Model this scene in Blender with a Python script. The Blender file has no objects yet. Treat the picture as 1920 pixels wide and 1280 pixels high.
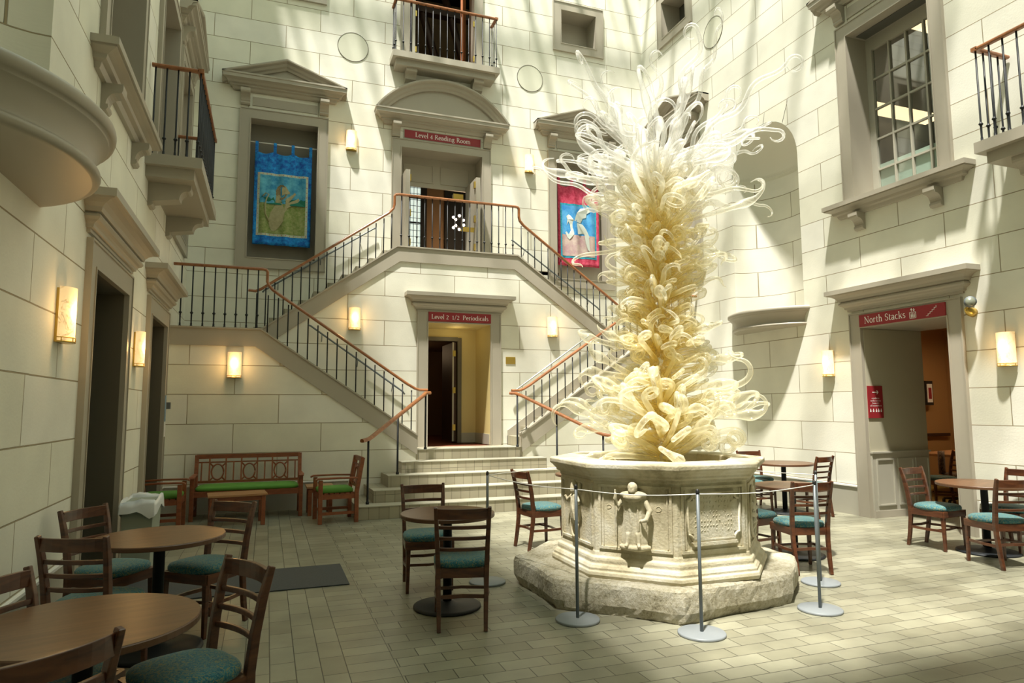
import bpy, bmesh, math, random
from mathutils import Vector, Matrix
random.seed(7)
PI = math.pi
S = bpy.context.scene
COL = S.collection

# ------------------------------------------------------------------ camera
cam_d = bpy.data.cameras.new('camera'); cam = bpy.data.objects.new('camera', cam_d); COL.objects.link(cam)
cam_d.sensor_fit = 'HORIZONTAL'; cam_d.sensor_width = 36.0; cam_d.lens = 36.0*1252/1920
cam_d.clip_start = 0.02; cam_d.clip_end = 200
def _u(v): v = Vector(v); return v.normalized()
_d = _u((500-960, -(766-640), -1252.0)); _x = _u((4400-960, -(751-640), -1252.0))
_x = (_x - _d*_d.dot(_x)).normalized(); _z = _x.cross(_d)
cam.matrix_world = Matrix(((_x.x,_x.y,_x.z,0),(_d.x,_d.y,_d.z,0),(_z.x,_z.y,_z.z,1.6),(0,0,0,1)))
S.camera = cam
S.cycles.transparent_max_bounces = 40; S.cycles.max_bounces = 10

# ------------------------------------------------------------------ light and exposure
S.view_settings.view_transform = 'Standard'; S.view_settings.look = 'None'
S.view_settings.exposure = 0.0; S.view_settings.gamma = 1.0
w = bpy.data.worlds.new('sky'); S.world = w; w.use_nodes = True
bg = w.node_tree.nodes['Background']; bg.inputs[0].default_value = (0.80, 1.0, 0.88, 1); bg.inputs[1].default_value = 1.65
sun_d = bpy.data.lights.new('sun', 'SUN'); sun = bpy.data.objects.new('sun', sun_d); COL.objects.link(sun)
sun_d.energy = 12.5; sun_d.angle = math.radians(2.4); sun_d.color = (1.0, 0.96, 0.88)
sun.location = (-3, -3, 25)
sun.rotation_euler = Vector((0.26, 0.24, -1)).to_track_quat('-Z', 'Y').to_euler()

# ------------------------------------------------------------------ materials
def new_mat(name):
    m = bpy.data.materials.new(name); m.use_nodes = True
    return m, m.node_tree, m.node_tree.nodes['Principled BSDF']
def N(t, typ, **kw):
    n = t.nodes.new(typ)
    for k, v in kw.items():
        if k.startswith('i_'):
            key = k[2:]; n.inputs[int(key) if key.isdigit() else key.replace('_', ' ')].default_value = v
        else: setattr(n, k, v)
    return n
def rgba(c): return (c[0], c[1], c[2], 1)
def plain(name, col, rough=0.5, metal=0.0, noise=0.0, scale=8.0, spec=0.5, bump=0.0, coat=0.0):
    m, t, b = new_mat(name)
    b.inputs['Base Color'].default_value = rgba(col); b.inputs['Roughness'].default_value = rough
    b.inputs['Metallic'].default_value = metal; b.inputs['Specular IOR Level'].default_value = spec
    b.inputs['Coat Weight'].default_value = coat
    if noise or bump:
        tc = N(t, 'ShaderNodeTexCoord'); nz = N(t, 'ShaderNodeTexNoise'); nz.inputs['Scale'].default_value = scale
        nz.inputs['Detail'].default_value = 5
        t.links.new(tc.outputs['Object'], nz.inputs['Vector'])
        if noise:
            mx = N(t, 'ShaderNodeMix', data_type='RGBA')
            mx.inputs[6].default_value = rgba([c*(1-noise) for c in col]); mx.inputs[7].default_value = rgba([min(1, c*(1+noise)) for c in col])
            t.links.new(nz.outputs['Fac'], mx.inputs[0]); t.links.new(mx.outputs[2], b.inputs['Base Color'])
        if bump:
            bp = N(t, 'ShaderNodeBump'); bp.inputs['Strength'].default_value = bump; bp.inputs['Distance'].default_value = 0.01
            t.links.new(nz.outputs['Fac'], bp.inputs['Height']); t.links.new(bp.outputs['Normal'], b.inputs['Normal'])
    return m
def emis(name, col, strength):
    m, t, b = new_mat(name)
    b.inputs['Base Color'].default_value = rgba(col); b.inputs['Emission Color'].default_value = rgba(col)
    b.inputs['Emission Strength'].default_value = strength; b.inputs['Roughness'].default_value = .5
    return m

STONE = (0.76, 0.747, 0.645)
def masonry(name, phase, W=1.33, H=0.459):
    m, t, b = new_mat(name)
    uv = N(t, 'ShaderNodeUVMap', uv_map='UVMap')
    mp = N(t, 'ShaderNodeMapping'); mp.inputs['Location'].default_value = (W*40 - phase, 0.010 + H*40, 0)
    br = N(t, 'ShaderNodeTexBrick', offset=0.5, offset_frequency=2)
    br.inputs['Scale'].default_value = 1.0; br.inputs['Brick Width'].default_value = W; br.inputs['Row Height'].default_value = H
    br.inputs['Mortar Size'].default_value = 0.006; br.inputs['Mortar Smooth'].default_value = 0.35; br.inputs['Bias'].default_value = 0
    br.inputs['Color1'].default_value = rgba((STONE[0]*.97, STONE[1]*.97, STONE[2]*.93))
    br.inputs['Color2'].default_value = rgba((STONE[0]*1.03, STONE[1]*1.03, STONE[2]*1.06))
    br.inputs['Mortar'].default_value = (0.36, 0.30, 0.19, 1)
    t.links.new(uv.outputs[0], mp.inputs[0]); t.links.new(mp.outputs[0], br.inputs['Vector'])
    nz = N(t, 'ShaderNodeTexNoise'); nz.inputs['Scale'].default_value = 1.6; nz.inputs['Detail'].default_value = 7
    t.links.new(uv.outputs[0], nz.inputs['Vector'])
    rp = N(t, 'ShaderNodeMapRange'); rp.inputs[1].default_value = .3; rp.inputs[2].default_value = .7; rp.inputs[3].default_value = .90; rp.inputs[4].default_value = 1.05
    t.links.new(nz.outputs['Fac'], rp.inputs[0])
    mx = N(t, 'ShaderNodeMix', data_type='RGBA', blend_type='MULTIPLY'); mx.inputs[0].default_value = 1
    cb = N(t, 'ShaderNodeCombineColor')
    for i in range(3): t.links.new(rp.outputs[0], cb.inputs[i])
    t.links.new(br.outputs['Color'], mx.inputs[6]); t.links.new(cb.outputs[0], mx.inputs[7]); t.links.new(mx.outputs[2], b.inputs['Base Color'])
    bp = N(t, 'ShaderNodeBump', invert=True); bp.inputs['Strength'].default_value = 0.9; bp.inputs['Distance'].default_value = 0.02
    t.links.new(br.outputs['Fac'], bp.inputs['Height'])
    n2 = N(t, 'ShaderNodeTexNoise'); n2.inputs['Scale'].default_value = 45; n2.inputs['Detail'].default_value = 4
    t.links.new(uv.outputs[0], n2.inputs['Vector'])
    b2 = N(t, 'ShaderNodeBump'); b2.inputs['Strength'].default_value = 0.12; b2.inputs['Distance'].default_value = 0.01
    t.links.new(n2.outputs['Fac'], b2.inputs['Height']); t.links.new(bp.outputs['Normal'], b2.inputs['Normal'])
    t.links.new(b2.outputs['Normal'], b.inputs['Normal'])
    b.inputs['Roughness'].default_value = 0.75; b.inputs['Specular IOR Level'].default_value = 0.25
    return m
def floor_mat():
    m, t, b = new_mat('quarry_tile_floor')
    g = N(t, 'ShaderNodeNewGeometry'); sx = N(t, 'ShaderNodeSeparateXYZ'); t.links.new(g.outputs['Position'], sx.inputs[0])
    def brick(ax, ay, x0, y0, Wd, Hh, off):
        c = N(t, 'ShaderNodeCombineXYZ'); t.links.new(sx.outputs[ax], c.inputs[0]); t.links.new(sx.outputs[ay], c.inputs[1])
        mp = N(t, 'ShaderNodeMapping'); mp.inputs['Location'].default_value = (-x0 + Wd*100, -y0 + Hh*100, 0); t.links.new(c.outputs[0], mp.inputs[0])
        br = N(t, 'ShaderNodeTexBrick', offset=off, offset_frequency=2)
        br.inputs['Scale'].default_value = 1; br.inputs['Brick Width'].default_value = Wd; br.inputs['Row Height'].default_value = Hh
        br.inputs['Mortar Size'].default_value = 0.0035; br.inputs['Mortar Smooth'].default_value = 0.3; br.inputs['Bias'].default_value = -.1
        br.inputs['Color1'].default_value = (0.275, 0.265, 0.19, 1); br.inputs['Color2'].default_value = (0.20, 0.19, 0.13, 1)
        br.inputs['Mortar'].default_value = (0.06, 0.055, 0.04, 1)
        t.links.new(mp.outputs[0], br.inputs['Vector']); return br
    R_ = brick(0, 1, 0.086, -0.1165, 0.297, 0.1475, 0.5)
    B_ = brick(0, 1, 0.517, -0.1165, 0.296, 0.1475, 0.0)
    L_ = brick(1, 0, 4.923-0.148, 0.367, 0.2955, 0.1505, 0.5)
    def gt(v):
        n = N(t, 'ShaderNodeMath', operation='GREATER_THAN'); n.inputs[1].default_value = v; t.links.new(sx.outputs[0], n.inputs[0]); return n
    g1, g2 = gt(0.517), gt(0.8145)
    def mixc(f, a, c):
        mx = N(t, 'ShaderNodeMix', data_type='RGBA'); t.links.new(f.outputs[0], mx.inputs[0]); t.links.new(a, mx.inputs[6]); t.links.new(c, mx.inputs[7]); return mx.outputs[2]
    col = mixc(g2, mixc(g1, L_.outputs['Color'], B_.outputs['Color']), R_.outputs['Color'])
    fac = mixc(g2, mixc(g1, L_.outputs['Fac'], B_.outputs['Fac']), R_.outputs['Fac'])
    nz = N(t, 'ShaderNodeTexNoise'); nz.inputs['Scale'].default_value = 2.2; nz.inputs['Detail'].default_value = 8; t.links.new(g.outputs['Position'], nz.inputs['Vector'])
    rp = N(t, 'ShaderNodeMapRange'); rp.inputs[1].default_value = .3; rp.inputs[2].default_value = .7; rp.inputs[3].default_value = .78; rp.inputs[4].default_value = 1.18
    t.links.new(nz.outputs['Fac'], rp.inputs[0]); cb = N(t, 'ShaderNodeCombineColor')
    for i in range(3): t.links.new(rp.outputs[0], cb.inputs[i])
    mx = N(t, 'ShaderNodeMix', data_type='RGBA', blend_type='MULTIPLY'); mx.inputs[0].default_value = 1
    t.links.new(col, mx.inputs[6]); t.links.new(cb.outputs[0], mx.inputs[7]); t.links.new(mx.outputs[2], b.inputs['Base Color'])
    bp = N(t, 'ShaderNodeBump', invert=True); bp.inputs['Strength'].default_value = .6; bp.inputs['Distance'].default_value = .004
    t.links.new(fac, bp.inputs['Height']); t.links.new(bp.outputs['Normal'], b.inputs['Normal'])
    b.inputs['Roughness'].default_value = 0.36; b.inputs['Specular IOR Level'].default_value = .5
    return m
def step_mat():
    m, t, b = new_mat('step_tile')
    uv = N(t, 'ShaderNodeUVMap', uv_map='UVMap')
    mp = N(t, 'ShaderNodeMapping'); mp.inputs['Location'].default_value = (15, 15.0, 0); t.links.new(uv.outputs[0], mp.inputs[0])
    br = N(t, 'ShaderNodeTexBrick', offset=0.0)
    br.inputs['Scale'].default_value = 1; br.inputs['Brick Width'].default_value = .148; br.inputs['Row Height'].default_value = .30
    br.inputs['Mortar Size'].default_value = 0.003; br.inputs['Bias'].default_value = 0
    br.inputs['Color1'].default_value = (0.38, 0.35, 0.25, 1); br.inputs['Color2'].default_value = (0.31, 0.28, 0.20, 1); br.inputs['Mortar'].default_value = (0.12, 0.105, 0.07, 1)
    t.links.new(mp.outputs[0], br.inputs['Vector']); t.links.new(br.outputs['Color'], b.inputs['Base Color']); b.inputs['Roughness'].default_value = .45
    return m
def wood(name, c1, c2, rough=.35, scale=3.0, stretch=(1, 14, 14), coat=.15):
    m, t, b = new_mat(name)
    tc = N(t, 'ShaderNodeTexCoord'); mp = N(t, 'ShaderNodeMapping'); mp.inputs['Scale'].default_value = stretch
    nz = N(t, 'ShaderNodeTexNoise'); nz.inputs['Scale'].default_value = scale; nz.inputs['Detail'].default_value = 6; nz.inputs['Distortion'].default_value = .6
    t.links.new(tc.outputs['Object'], mp.inputs[0]); t.links.new(mp.outputs[0], nz.inputs['Vector'])
    r = N(t, 'ShaderNodeValToRGB'); r.color_ramp.elements[0].position = .3; r.color_ramp.elements[1].position = .72
    r.color_ramp.elements[0].color = rgba(c1); r.color_ramp.elements[1].color = rgba(c2)
    t.links.new(nz.outputs['Fac'], r.inputs[0]); t.links.new(r.outputs[0], b.inputs['Base Color'])
    b.inputs['Roughness'].default_value = rough; b.inputs['Coat Weight'].default_value = coat; b.inputs['Coat Roughness'].default_value = .25
    return m
def speckle(name, c1, c2, c3, scale=60, rough=.85):
    m, t, b = new_mat(name)
    tc = N(t, 'ShaderNodeTexCoord')
    nz = N(t, 'ShaderNodeTexNoise'); nz.inputs['Scale'].default_value = scale; nz.inputs['Detail'].default_value = 3; nz.inputs['Distortion'].default_value = 1.5
    t.links.new(tc.outputs['Object'], nz.inputs['Vector'])
    r = N(t, 'ShaderNodeValToRGB'); e = r.color_ramp.elements
    e[0].position = .38; e[0].color = rgba(c1); e[1].position = .62; e[1].color = rgba(c3); x = e.new(.5); x.color = rgba(c2)
    t.links.new(nz.outputs['Fac'], r.inputs[0]); t.links.new(r.outputs[0], b.inputs['Base Color'])
    b.inputs['Roughness'].default_value = rough; b.inputs['Sheen Weight'].default_value = .15
    return m
def old_stone():
    m, t, b = new_mat('weathered_marble')
    tc = N(t, 'ShaderNodeTexCoord')
    n1 = N(t, 'ShaderNodeTexNoise'); n1.inputs['Scale'].default_value = 2.6; n1.inputs['Detail'].default_value = 9; n1.inputs['Roughness'].default_value = .65
    n2 = N(t, 'ShaderNodeTexNoise'); n2.inputs['Scale'].default_value = 55; n2.inputs['Detail'].default_value = 6
    for n in (n1, n2): t.links.new(tc.outputs['Object'], n.inputs['Vector'])
    r = N(t, 'ShaderNodeValToRGB'); e = r.color_ramp.elements
    e[0].position = .30; e[0].color = (.26, .215, .12, 1); e[1].position = .68; e[1].color = (.70, .67, .56, 1); x = e.new(.47); x.color = (.55, .49, .33, 1)
    t.links.new(n1.outputs['Fac'], r.inputs[0]); t.links.new(r.outputs[0], b.inputs['Base Color'])
    bp = N(t, 'ShaderNodeBump'); bp.inputs['Strength'].default_value = .5; bp.inputs['Distance'].default_value = .008
    t.links.new(n2.outputs['Fac'], bp.inputs['Height']); t.links.new(bp.outputs['Normal'], b.inputs['Normal']); b.inputs['Roughness'].default_value = .8
    return m
def rough_stone():
    m, t, b = new_mat('rough_limestone')
    tc = N(t, 'ShaderNodeTexCoord')
    n1 = N(t, 'ShaderNodeTexNoise'); n1.inputs['Scale'].default_value = 3.5; n1.inputs['Detail'].default_value = 10; n1.inputs['Roughness'].default_value = .7
    n2 = N(t, 'ShaderNodeTexNoise'); n2.inputs['Scale'].default_value = 38; n2.inputs['Detail'].default_value = 8; n2.inputs['Roughness'].default_value = .75
    for n in (n1, n2): t.links.new(tc.outputs['Object'], n.inputs['Vector'])
    ad = N(t, 'ShaderNodeMath', operation='MULTIPLY_ADD'); ad.inputs[1].default_value = .55; t.links.new(n2.outputs['Fac'], ad.inputs[0]); 
    sc = N(t, 'ShaderNodeMath', operation='MULTIPLY'); sc.inputs[1].default_value = .5; t.links.new(n1.outputs['Fac'], sc.inputs[0]); t.links.new(sc.outputs[0], ad.inputs[2])
    r = N(t, 'ShaderNodeValToRGB'); e = r.color_ramp.elements
    e[0].position = .38; e[0].color = (.15, .125, .065, 1); e[1].position = .66; e[1].color = (.66, .625, .51, 1); x = e.new(.49); x.color = (.44, .395, .27, 1)
    t.links.new(ad.outputs[0], r.inputs[0]); t.links.new(r.outputs[0], b.inputs['Base Color'])
    bp = N(t, 'ShaderNodeBump'); bp.inputs['Strength'].default_value = .9; bp.inputs['Distance'].default_value = .025
    t.links.new(n2.outputs['Fac'], bp.inputs['Height']); t.links.new(bp.outputs['Normal'], b.inputs['Normal']); b.inputs['Roughness'].default_value = .9
    return m
def glass_tendril():
    m, t, b = new_mat('blown_glass')
    at = N(t, 'ShaderNodeAttribute', attribute_name='tint')
    out = t.nodes['Material Output']
    df = N(t, 'ShaderNodeBsdfDiffuse'); tl = N(t, 'ShaderNodeBsdfTranslucent'); gl = N(t, 'ShaderNodeBsdfGlossy'); gl.inputs['Roughness'].default_value = .08
    tr = N(t, 'ShaderNodeBsdfTransparent')
    for n in (df, tl): t.links.new(at.outputs['Color'], n.inputs['Color'])
    mt = N(t, 'ShaderNodeMix', data_type='RGBA'); mt.inputs[0].default_value = .90; mt.inputs[7].default_value = (1, 1, 1, 1)
    t.links.new(at.outputs['Color'], mt.inputs[6]); t.links.new(mt.outputs[2], tr.inputs['Color'])
    m1 = N(t, 'ShaderNodeMixShader'); m1.inputs[0].default_value = .6; t.links.new(df.outputs[0], m1.inputs[1]); t.links.new(tl.outputs[0], m1.inputs[2])
    lw = N(t, 'ShaderNodeLayerWeight'); lw.inputs['Blend'].default_value = .30
    mr = N(t, 'ShaderNodeMapRange'); mr.inputs[3].default_value = .18; mr.inputs[4].default_value = .85; t.links.new(lw.outputs['Facing'], mr.inputs[0])
    m2 = N(t, 'ShaderNodeMixShader'); t.links.new(mr.outputs[0], m2.inputs[0]); t.links.new(tr.outputs[0], m2.inputs[1]); t.links.new(m1.outputs[0], m2.inputs[2])
    pw = N(t, 'ShaderNodeMath', operation='POWER'); pw.inputs[1].default_value = 3; t.links.new(lw.outputs['Facing'], pw.inputs[0])
    fr = N(t, 'ShaderNodeMapRange'); fr.inputs[3].default_value = .05; fr.inputs[4].default_value = .45; t.links.new(pw.outputs[0], fr.inputs[0])
    m3 = N(t, 'ShaderNodeMixShader'); t.links.new(fr.outputs[0], m3.inputs[0]); t.links.new(m2.outputs[0], m3.inputs[1]); t.links.new(gl.outputs[0], m3.inputs[2])
    t.links.new(m3.outputs[0], out.inputs[0]); t.nodes.remove(b)
    return m
def pane_mat(name, col=(.8, .85, .8), clear=.75):
    m, t, b = new_mat(name); out = t.nodes['Material Output']
    tr = N(t, 'ShaderNodeBsdfTransparent'); tr.inputs[0].default_value = rgba(col)
    gl = N(t, 'ShaderNodeBsdfGlossy'); gl.inputs['Roughness'].default_value = .03
    fr = N(t, 'ShaderNodeFresnel'); fr.inputs['IOR'].default_value = 1.5
    mx = N(t, 'ShaderNodeMixShader'); ml = N(t, 'ShaderNodeMath', operation='MULTIPLY'); ml.inputs[1].default_value = .30; t.links.new(fr.outputs[0], ml.inputs[0]); t.links.new(ml.outputs[0], mx.inputs[0]); t.links.new(tr.outputs[0], mx.inputs[1]); t.links.new(gl.outputs[0], mx.inputs[2])
    t.links.new(mx.outputs[0], out.inputs[0]); t.nodes.remove(b); return m
def alabaster():
    m, t, b = new_mat('lit_alabaster')
    tc = N(t, 'ShaderNodeTexCoord'); wv = N(t, 'ShaderNodeTexNoise'); wv.inputs['Scale'].default_value = 7; wv.inputs['Detail'].default_value = 8; wv.inputs['Distortion'].default_value = 2
    mp = N(t, 'ShaderNodeMapping'); mp.inputs['Rotation'].default_value = (.3, .6, .2)
    t.links.new(tc.outputs['Object'], mp.inputs[0]); t.links.new(mp.outputs[0], wv.inputs['Vector'])
    ab = N(t, 'ShaderNodeMath', operation='SUBTRACT'); ab.inputs[1].default_value = .5; t.links.new(wv.outputs['Fac'], ab.inputs[0])
    a2 = N(t, 'ShaderNodeMath', operation='ABSOLUTE'); t.links.new(ab.outputs[0], a2.inputs[0])
    r = N(t, 'ShaderNodeValToRGB'); e = r.color_ramp.elements
    e[0].position = 0.003; e[0].color = (.30, .12, .03, 1); e[1].position = .022; e[1].color = (1.0, .62, .25, 1)
    t.links.new(a2.outputs[0], r.inputs[0]); t.links.new(r.outputs[0], b.inputs['Emission Color'])
    sz = N(t, 'ShaderNodeSeparateXYZ'); t.links.new(tc.outputs['Object'], sz.inputs[0]); sm = None
    for zc in (.03, -.14):
        q = N(t, 'ShaderNodeMath', operation='SUBTRACT'); q.inputs[1].default_value = zc; t.links.new(sz.outputs[2], q.inputs[0])
        q2 = N(t, 'ShaderNodeMath', operation='MULTIPLY'); t.links.new(q.outputs[0], q2.inputs[0]); t.links.new(q.outputs[0], q2.inputs[1])
        x2 = N(t, 'ShaderNodeMath', operation='MULTIPLY'); t.links.new(sz.outputs[0], x2.inputs[0]); t.links.new(sz.outputs[0], x2.inputs[1])
        ad = N(t, 'ShaderNodeMath', operation='ADD'); t.links.new(q2.outputs[0], ad.inputs[0]); t.links.new(x2.outputs[0], ad.inputs[1])
        q3 = N(t, 'ShaderNodeMath', operation='MULTIPLY'); q3.inputs[1].default_value = -190; t.links.new(ad.outputs[0], q3.inputs[0])
        q4 = N(t, 'ShaderNodeMath', operation='EXPONENT'); t.links.new(q3.outputs[0], q4.inputs[0])
        q5 = N(t, 'ShaderNodeMath', operation='MULTIPLY_ADD'); q5.inputs[1].default_value = 1.3; t.links.new(q4.outputs[0], q5.inputs[0])
        if sm is None: q5.inputs[2].default_value = .62
        else: t.links.new(sm.outputs[0], q5.inputs[2])
        sm = q5
    t.links.new(sm.outputs[0], b.inputs['Emission Strength'])
    b.inputs['Base Color'].default_value = (.85, .75, .55, 1); b.inputs['Roughness'].default_value = .4
    return m
def batik(name, c1, c2, scale=14):
    m, t, b = new_mat(name)
    tc = N(t, 'ShaderNodeTexCoord'); nz = N(t, 'ShaderNodeTexNoise'); nz.inputs['Scale'].default_value = scale; nz.inputs['Detail'].default_value = 9; nz.inputs['Roughness'].default_value = .7
    t.links.new(tc.outputs['Object'], nz.inputs['Vector'])
    r = N(t, 'ShaderNodeValToRGB'); e = r.color_ramp.elements; e[0].position = .38; e[0].color = rgba(c1); e[1].position = .66; e[1].color = rgba(c2)
    t.links.new(nz.outputs['Fac'], r.inputs[0]); t.links.new(r.outputs[0], b.inputs['Base Color']); b.inputs['Roughness'].default_value = .8
    return m

M = dict(
    stone_l=masonry('stone_wall_left', 5.05), stone_r=masonry('stone_wall_right', 9.40), stone_m=masonry('stone_wall_back', 1.44, 1.30),
    stone_2=masonry('stone_wall_stair', 5.31), stone_b=masonry('stone_wall_lower_stair', 0.18),
    floor=floor_mat(), step=step_mat(),
    trim=plain('taupe_trim_paint', (0.38, 0.345, 0.275), .42, noise=.04, scale=3),
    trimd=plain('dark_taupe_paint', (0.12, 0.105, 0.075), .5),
    base=plain('grey_base_course', (0.40, 0.38, 0.31), .5, noise=.08, scale=2),
    rail=wood('orange_handrail_wood', (0.22, 0.078, 0.025), (0.34, 0.135, 0.048), .3, stretch=(6, 6, 6)),
    iron=plain('black_iron', (0.008, 0.010, 0.012), .5, 0.0, spec=.35),
    mahog=wood('mahogany', (0.045, 0.013, 0.006), (0.125, 0.042, 0.016), .28, stretch=(2, 2, 9), coat=.3),
    teak=wood('teak', (0.17, 0.045, 0.015), (0.27, 0.08, 0.026), .4, stretch=(3, 3, 8)),
    teaktop=wood('worn_teak', (0.28, 0.13, 0.05), (0.42, 0.23, 0.10), .5),
    top=wood('walnut_laminate', (0.085, 0.038, 0.016), (0.155, 0.074, 0.032), .33, stretch=(1, 9, 1), coat=.1),
    topedge=plain('walnut_edge', (0.10, 0.045, 0.02), .35),
    teal=speckle('teal_upholstery', (0.008, 0.075, 0.11), (0.02, 0.15, 0.18), (0.18, 0.18, 0.075), 75),
    green=plain('green_cushion', (0.085, 0.25, 0.03), .8, noise=.12, scale=10),
    steel=plain('brushed_grey_steel', (0.13, 0.15, 0.155), .4, .1), disc=plain('grey_disc', (0.23, 0.25, 0.26), .45),
    cable=plain('pale_barrier_cord', (0.75, 0.74, 0.68), .5),
    chrome=plain('bright_steel', (0.6, 0.62, 0.6), .25, .8),
    brass=plain('brass', (0.60, 0.42, 0.10), .3, .8),
    well=old_stone(), rough=rough_stone(),
    glass=glass_tendril(), pane=pane_mat('window_glass', (.62, .68, .64)), milk=plain('frosted_film', (.80, .88, .82), .5),
    alab=alabaster(), sign=plain('crimson_sign', (0.27, 0.016, 0.022), .5), white=plain('white_lettering', (.85, .84, .80), .5),
    cream=plain('cream_plaster', (0.62, 0.50, 0.22), .7), ochre=plain('ochre_plaster', (0.40, 0.23, 0.09), .7),
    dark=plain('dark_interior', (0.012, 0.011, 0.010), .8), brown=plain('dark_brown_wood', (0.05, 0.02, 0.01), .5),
    tan=plain('tan_plaster', (0.22, 0.125, 0.055), .7), office=plain('office_grey', (0.07, 0.07, 0.058), .7),
    cherry=wood('cherry_door', (0.36, 0.10, 0.03), (0.50, 0.17, 0.05), .35, stretch=(3, 3, 1)),
    strip=emis('fluorescent_strip', (1.0, .72, .42), 3.0), globe=emis('globe_bulb', (1.0, .85, .7), 8.0),
    stained=emis('leaded_daylight', (.60, .70, .62), 1.1), mat_=speckle('charcoal_mat', (.006, .010, .013), (.014, .020, .024), (.035, .042, .043), 160),
    bin=plain('grey_bin', (0.30, 0.34, 0.28), .5), bag=plain('white_plastic_bag', (.72, .74, .74), .35),
    blue=batik('blue_batik', (.0, .07, .42), (.01, .34, .82)), pink=batik('crimson_batik', (.45, .015, .06), (.72, .10, .18)),
    sky=batik('painted_sky', (.02, .22, .45), (.14, .50, .66), 6), grass=batik('painted_grass', (.16, .24, .05), (.36, .38, .16), 16),
    mane=batik('painted_mane', (.16, .12, .05), (.34, .28, .15), 60), tree=plain('painted_trees', (.01, .16, .10), .8), lion=batik('painted_tan', (.33, .31, .16), (.42, .38, .22), 20), border=batik('pale_border', (.42, .52, .40), (.60, .66, .52), 40),
    sky2=batik('painted_sky_blue', (.02, .24, .62), (.12, .45, .78), 5), teal2=batik('turquoise_border', (.0, .22, .36), (.05, .45, .55), 30), horse=plain('painted_white', (.62, .68, .62), .8),
    pinky=batik('painted_rose', (.45, .28, .30), (.60, .50, .42), 6), plate=plain('ivory_plate', (.6, .58, .45), .4), notice=plain('blue_notice', (.18, .30, .42), .5),
    circle=plain('pale_roundel', (.60, .60, .48), .6), black=plain('black_paint', (.01, .01, .01), .5), carpet=plain('olive_floor', (.20, .14, .03), .6),
    spotl=plain('lamp_face', (.30, .32, .25), .2, .4), pattern=speckle('patterned_fabric', (.02, .012, .01), (.08, .04, .02), (.22, .15, .08), 50),
    louver=plain('vent_slats', (.10, .10, .085), .5),
)

# ------------------------------------------------------------------ mesh helpers
class MB:
    def __init__(s): s.v = []; s.f = []; s.sm = []; s.col = None; s.uvs = None
    def add(s, vs, fs, smooth=False):
        o = len(s.v); s.v += [tuple(v) for v in vs]; s.f += [tuple(i+o for i in f) for f in fs]; s.sm += [smooth]*len(fs); return s
    def box(s, x0, x1, y0, y1, z0, z1):
        return s.add([(x0,y0,z0),(x1,y0,z0),(x1,y1,z0),(x0,y1,z0),(x0,y0,z1),(x1,y0,z1),(x1,y1,z1),(x0,y1,z1)],
                     [(0,3,2,1),(4,5,6,7),(0,1,5,4),(1,2,6,5),(2,3,7,6),(3,0,4,7)])
    def quad(s, a, b, c, d): return s.add([a,b,c,d], [(0,1,2,3)])
    def loft(s, loops, closed=True, cap=True, smooth=False):
        n = len(loops[0]); vs = [p for l in loops for p in l]; fs = []
        for i in range(len(loops)-1):
            for j in range(n if closed else n-1):
                k = (j+1) % n; fs.append((i*n+j, i*n+k, (i+1)*n+k, (i+1)*n+j))
        if cap: fs.append(tuple(range(n-1, -1, -1))); fs.append(tuple((len(loops)-1)*n+j for j in range(n)))
        return s.add(vs, fs, smooth)
    def tube(s, pts, r, n=8, cap=True, flat=None, smooth=True):
        pts = [Vector(p) for p in pts]; rs = r if isinstance(r, (list, tuple)) else [r]*len(pts)
        loops = []; up = None
        for i, p in enumerate(pts):
            t = (pts[min(i+1, len(pts)-1)] - pts[max(i-1, 0)]).normalized()
            if up is None:
                up = Vector((0,0,1)) if abs(t.z) < .9 else Vector((0,1,0))
            a = t.cross(up).normalized(); up = a.cross(t).normalized()
            if flat: loops.append([p + a*(flat[0]*sx*rs[i]) + up*(flat[1]*sy*rs[i]) for sx, sy in flat[2]])
            else: loops.append([p + (a*math.cos(2*PI*k/n) + up*math.sin(2*PI*k/n))*rs[i] for k in range(n)])
        return s.loft(loops, True, cap, smooth and not flat)
    def lathe(s, prof, c=(0,0,0), n=24, cap=True, smooth=True):
        loops = [[(c[0]+r*math.cos(2*PI*k/n), c[1]+r*math.sin(2*PI*k/n), c[2]+z) for k in range(n)] for r, z in prof]
        return s.loft(loops, True, cap, smooth)
    def prism(s, poly, fn, d0, d1, smooth=False):
        a = [fn(p, d0) for p in poly]; b = [fn(p, d1) for p in poly]; return s.loft([a, b], True, True, smooth)
    def build(s, name, mat, parent=None, loc=None):
        me = bpy.data.meshes.new(name); me.from_pydata(s.v, [], s.f); me.update()
        bm = bmesh.new(); bm.from_mesh(me); bmesh.ops.recalc_face_normals(bm, faces=bm.faces); bm.to_mesh(me); bm.free()
        me.polygons.foreach_set('use_smooth', s.sm)
        uvl = me.uv_layers.new(name='UVMap')
        if s.uvs:
            for l in me.loops: uvl.data[l.index].uv = s.uvs[l.vertex_index]
        else:
            for p in me.polygons:
                n = p.normal
                for li in p.loop_indices:
                    c = me.vertices[me.loops[li].vertex_index].co
                    uvl.data[li].uv = (c.x, c.y) if abs(n.z) > .7 else ((c.y, c.z) if abs(n.x) > abs(n.y) else (c.x, c.z))
        if s.col:
            ca = me.color_attributes.new('tint', 'FLOAT_COLOR', 'POINT')
            for i, c in enumerate(s.col): ca.data[i].color = (c[0], c[1], c[2], 1)
        me.materials.append(M[mat] if isinstance(mat, str) else mat)
        o = bpy.data.objects.new(name, me); COL.objects.link(o)
        if parent: o.parent = parent
        if loc: o.location = loc
        return o
def empty(name, loc=(0,0,0), rz=0.0, label=None, cat=None, group=None, kind=None):
    o = bpy.data.objects.new(name, None); COL.objects.link(o); o.location = loc; o.rotation_euler = (0,0,rz); o.empty_display_size = .1
    return tag(o, label, cat, group, kind)
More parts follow.
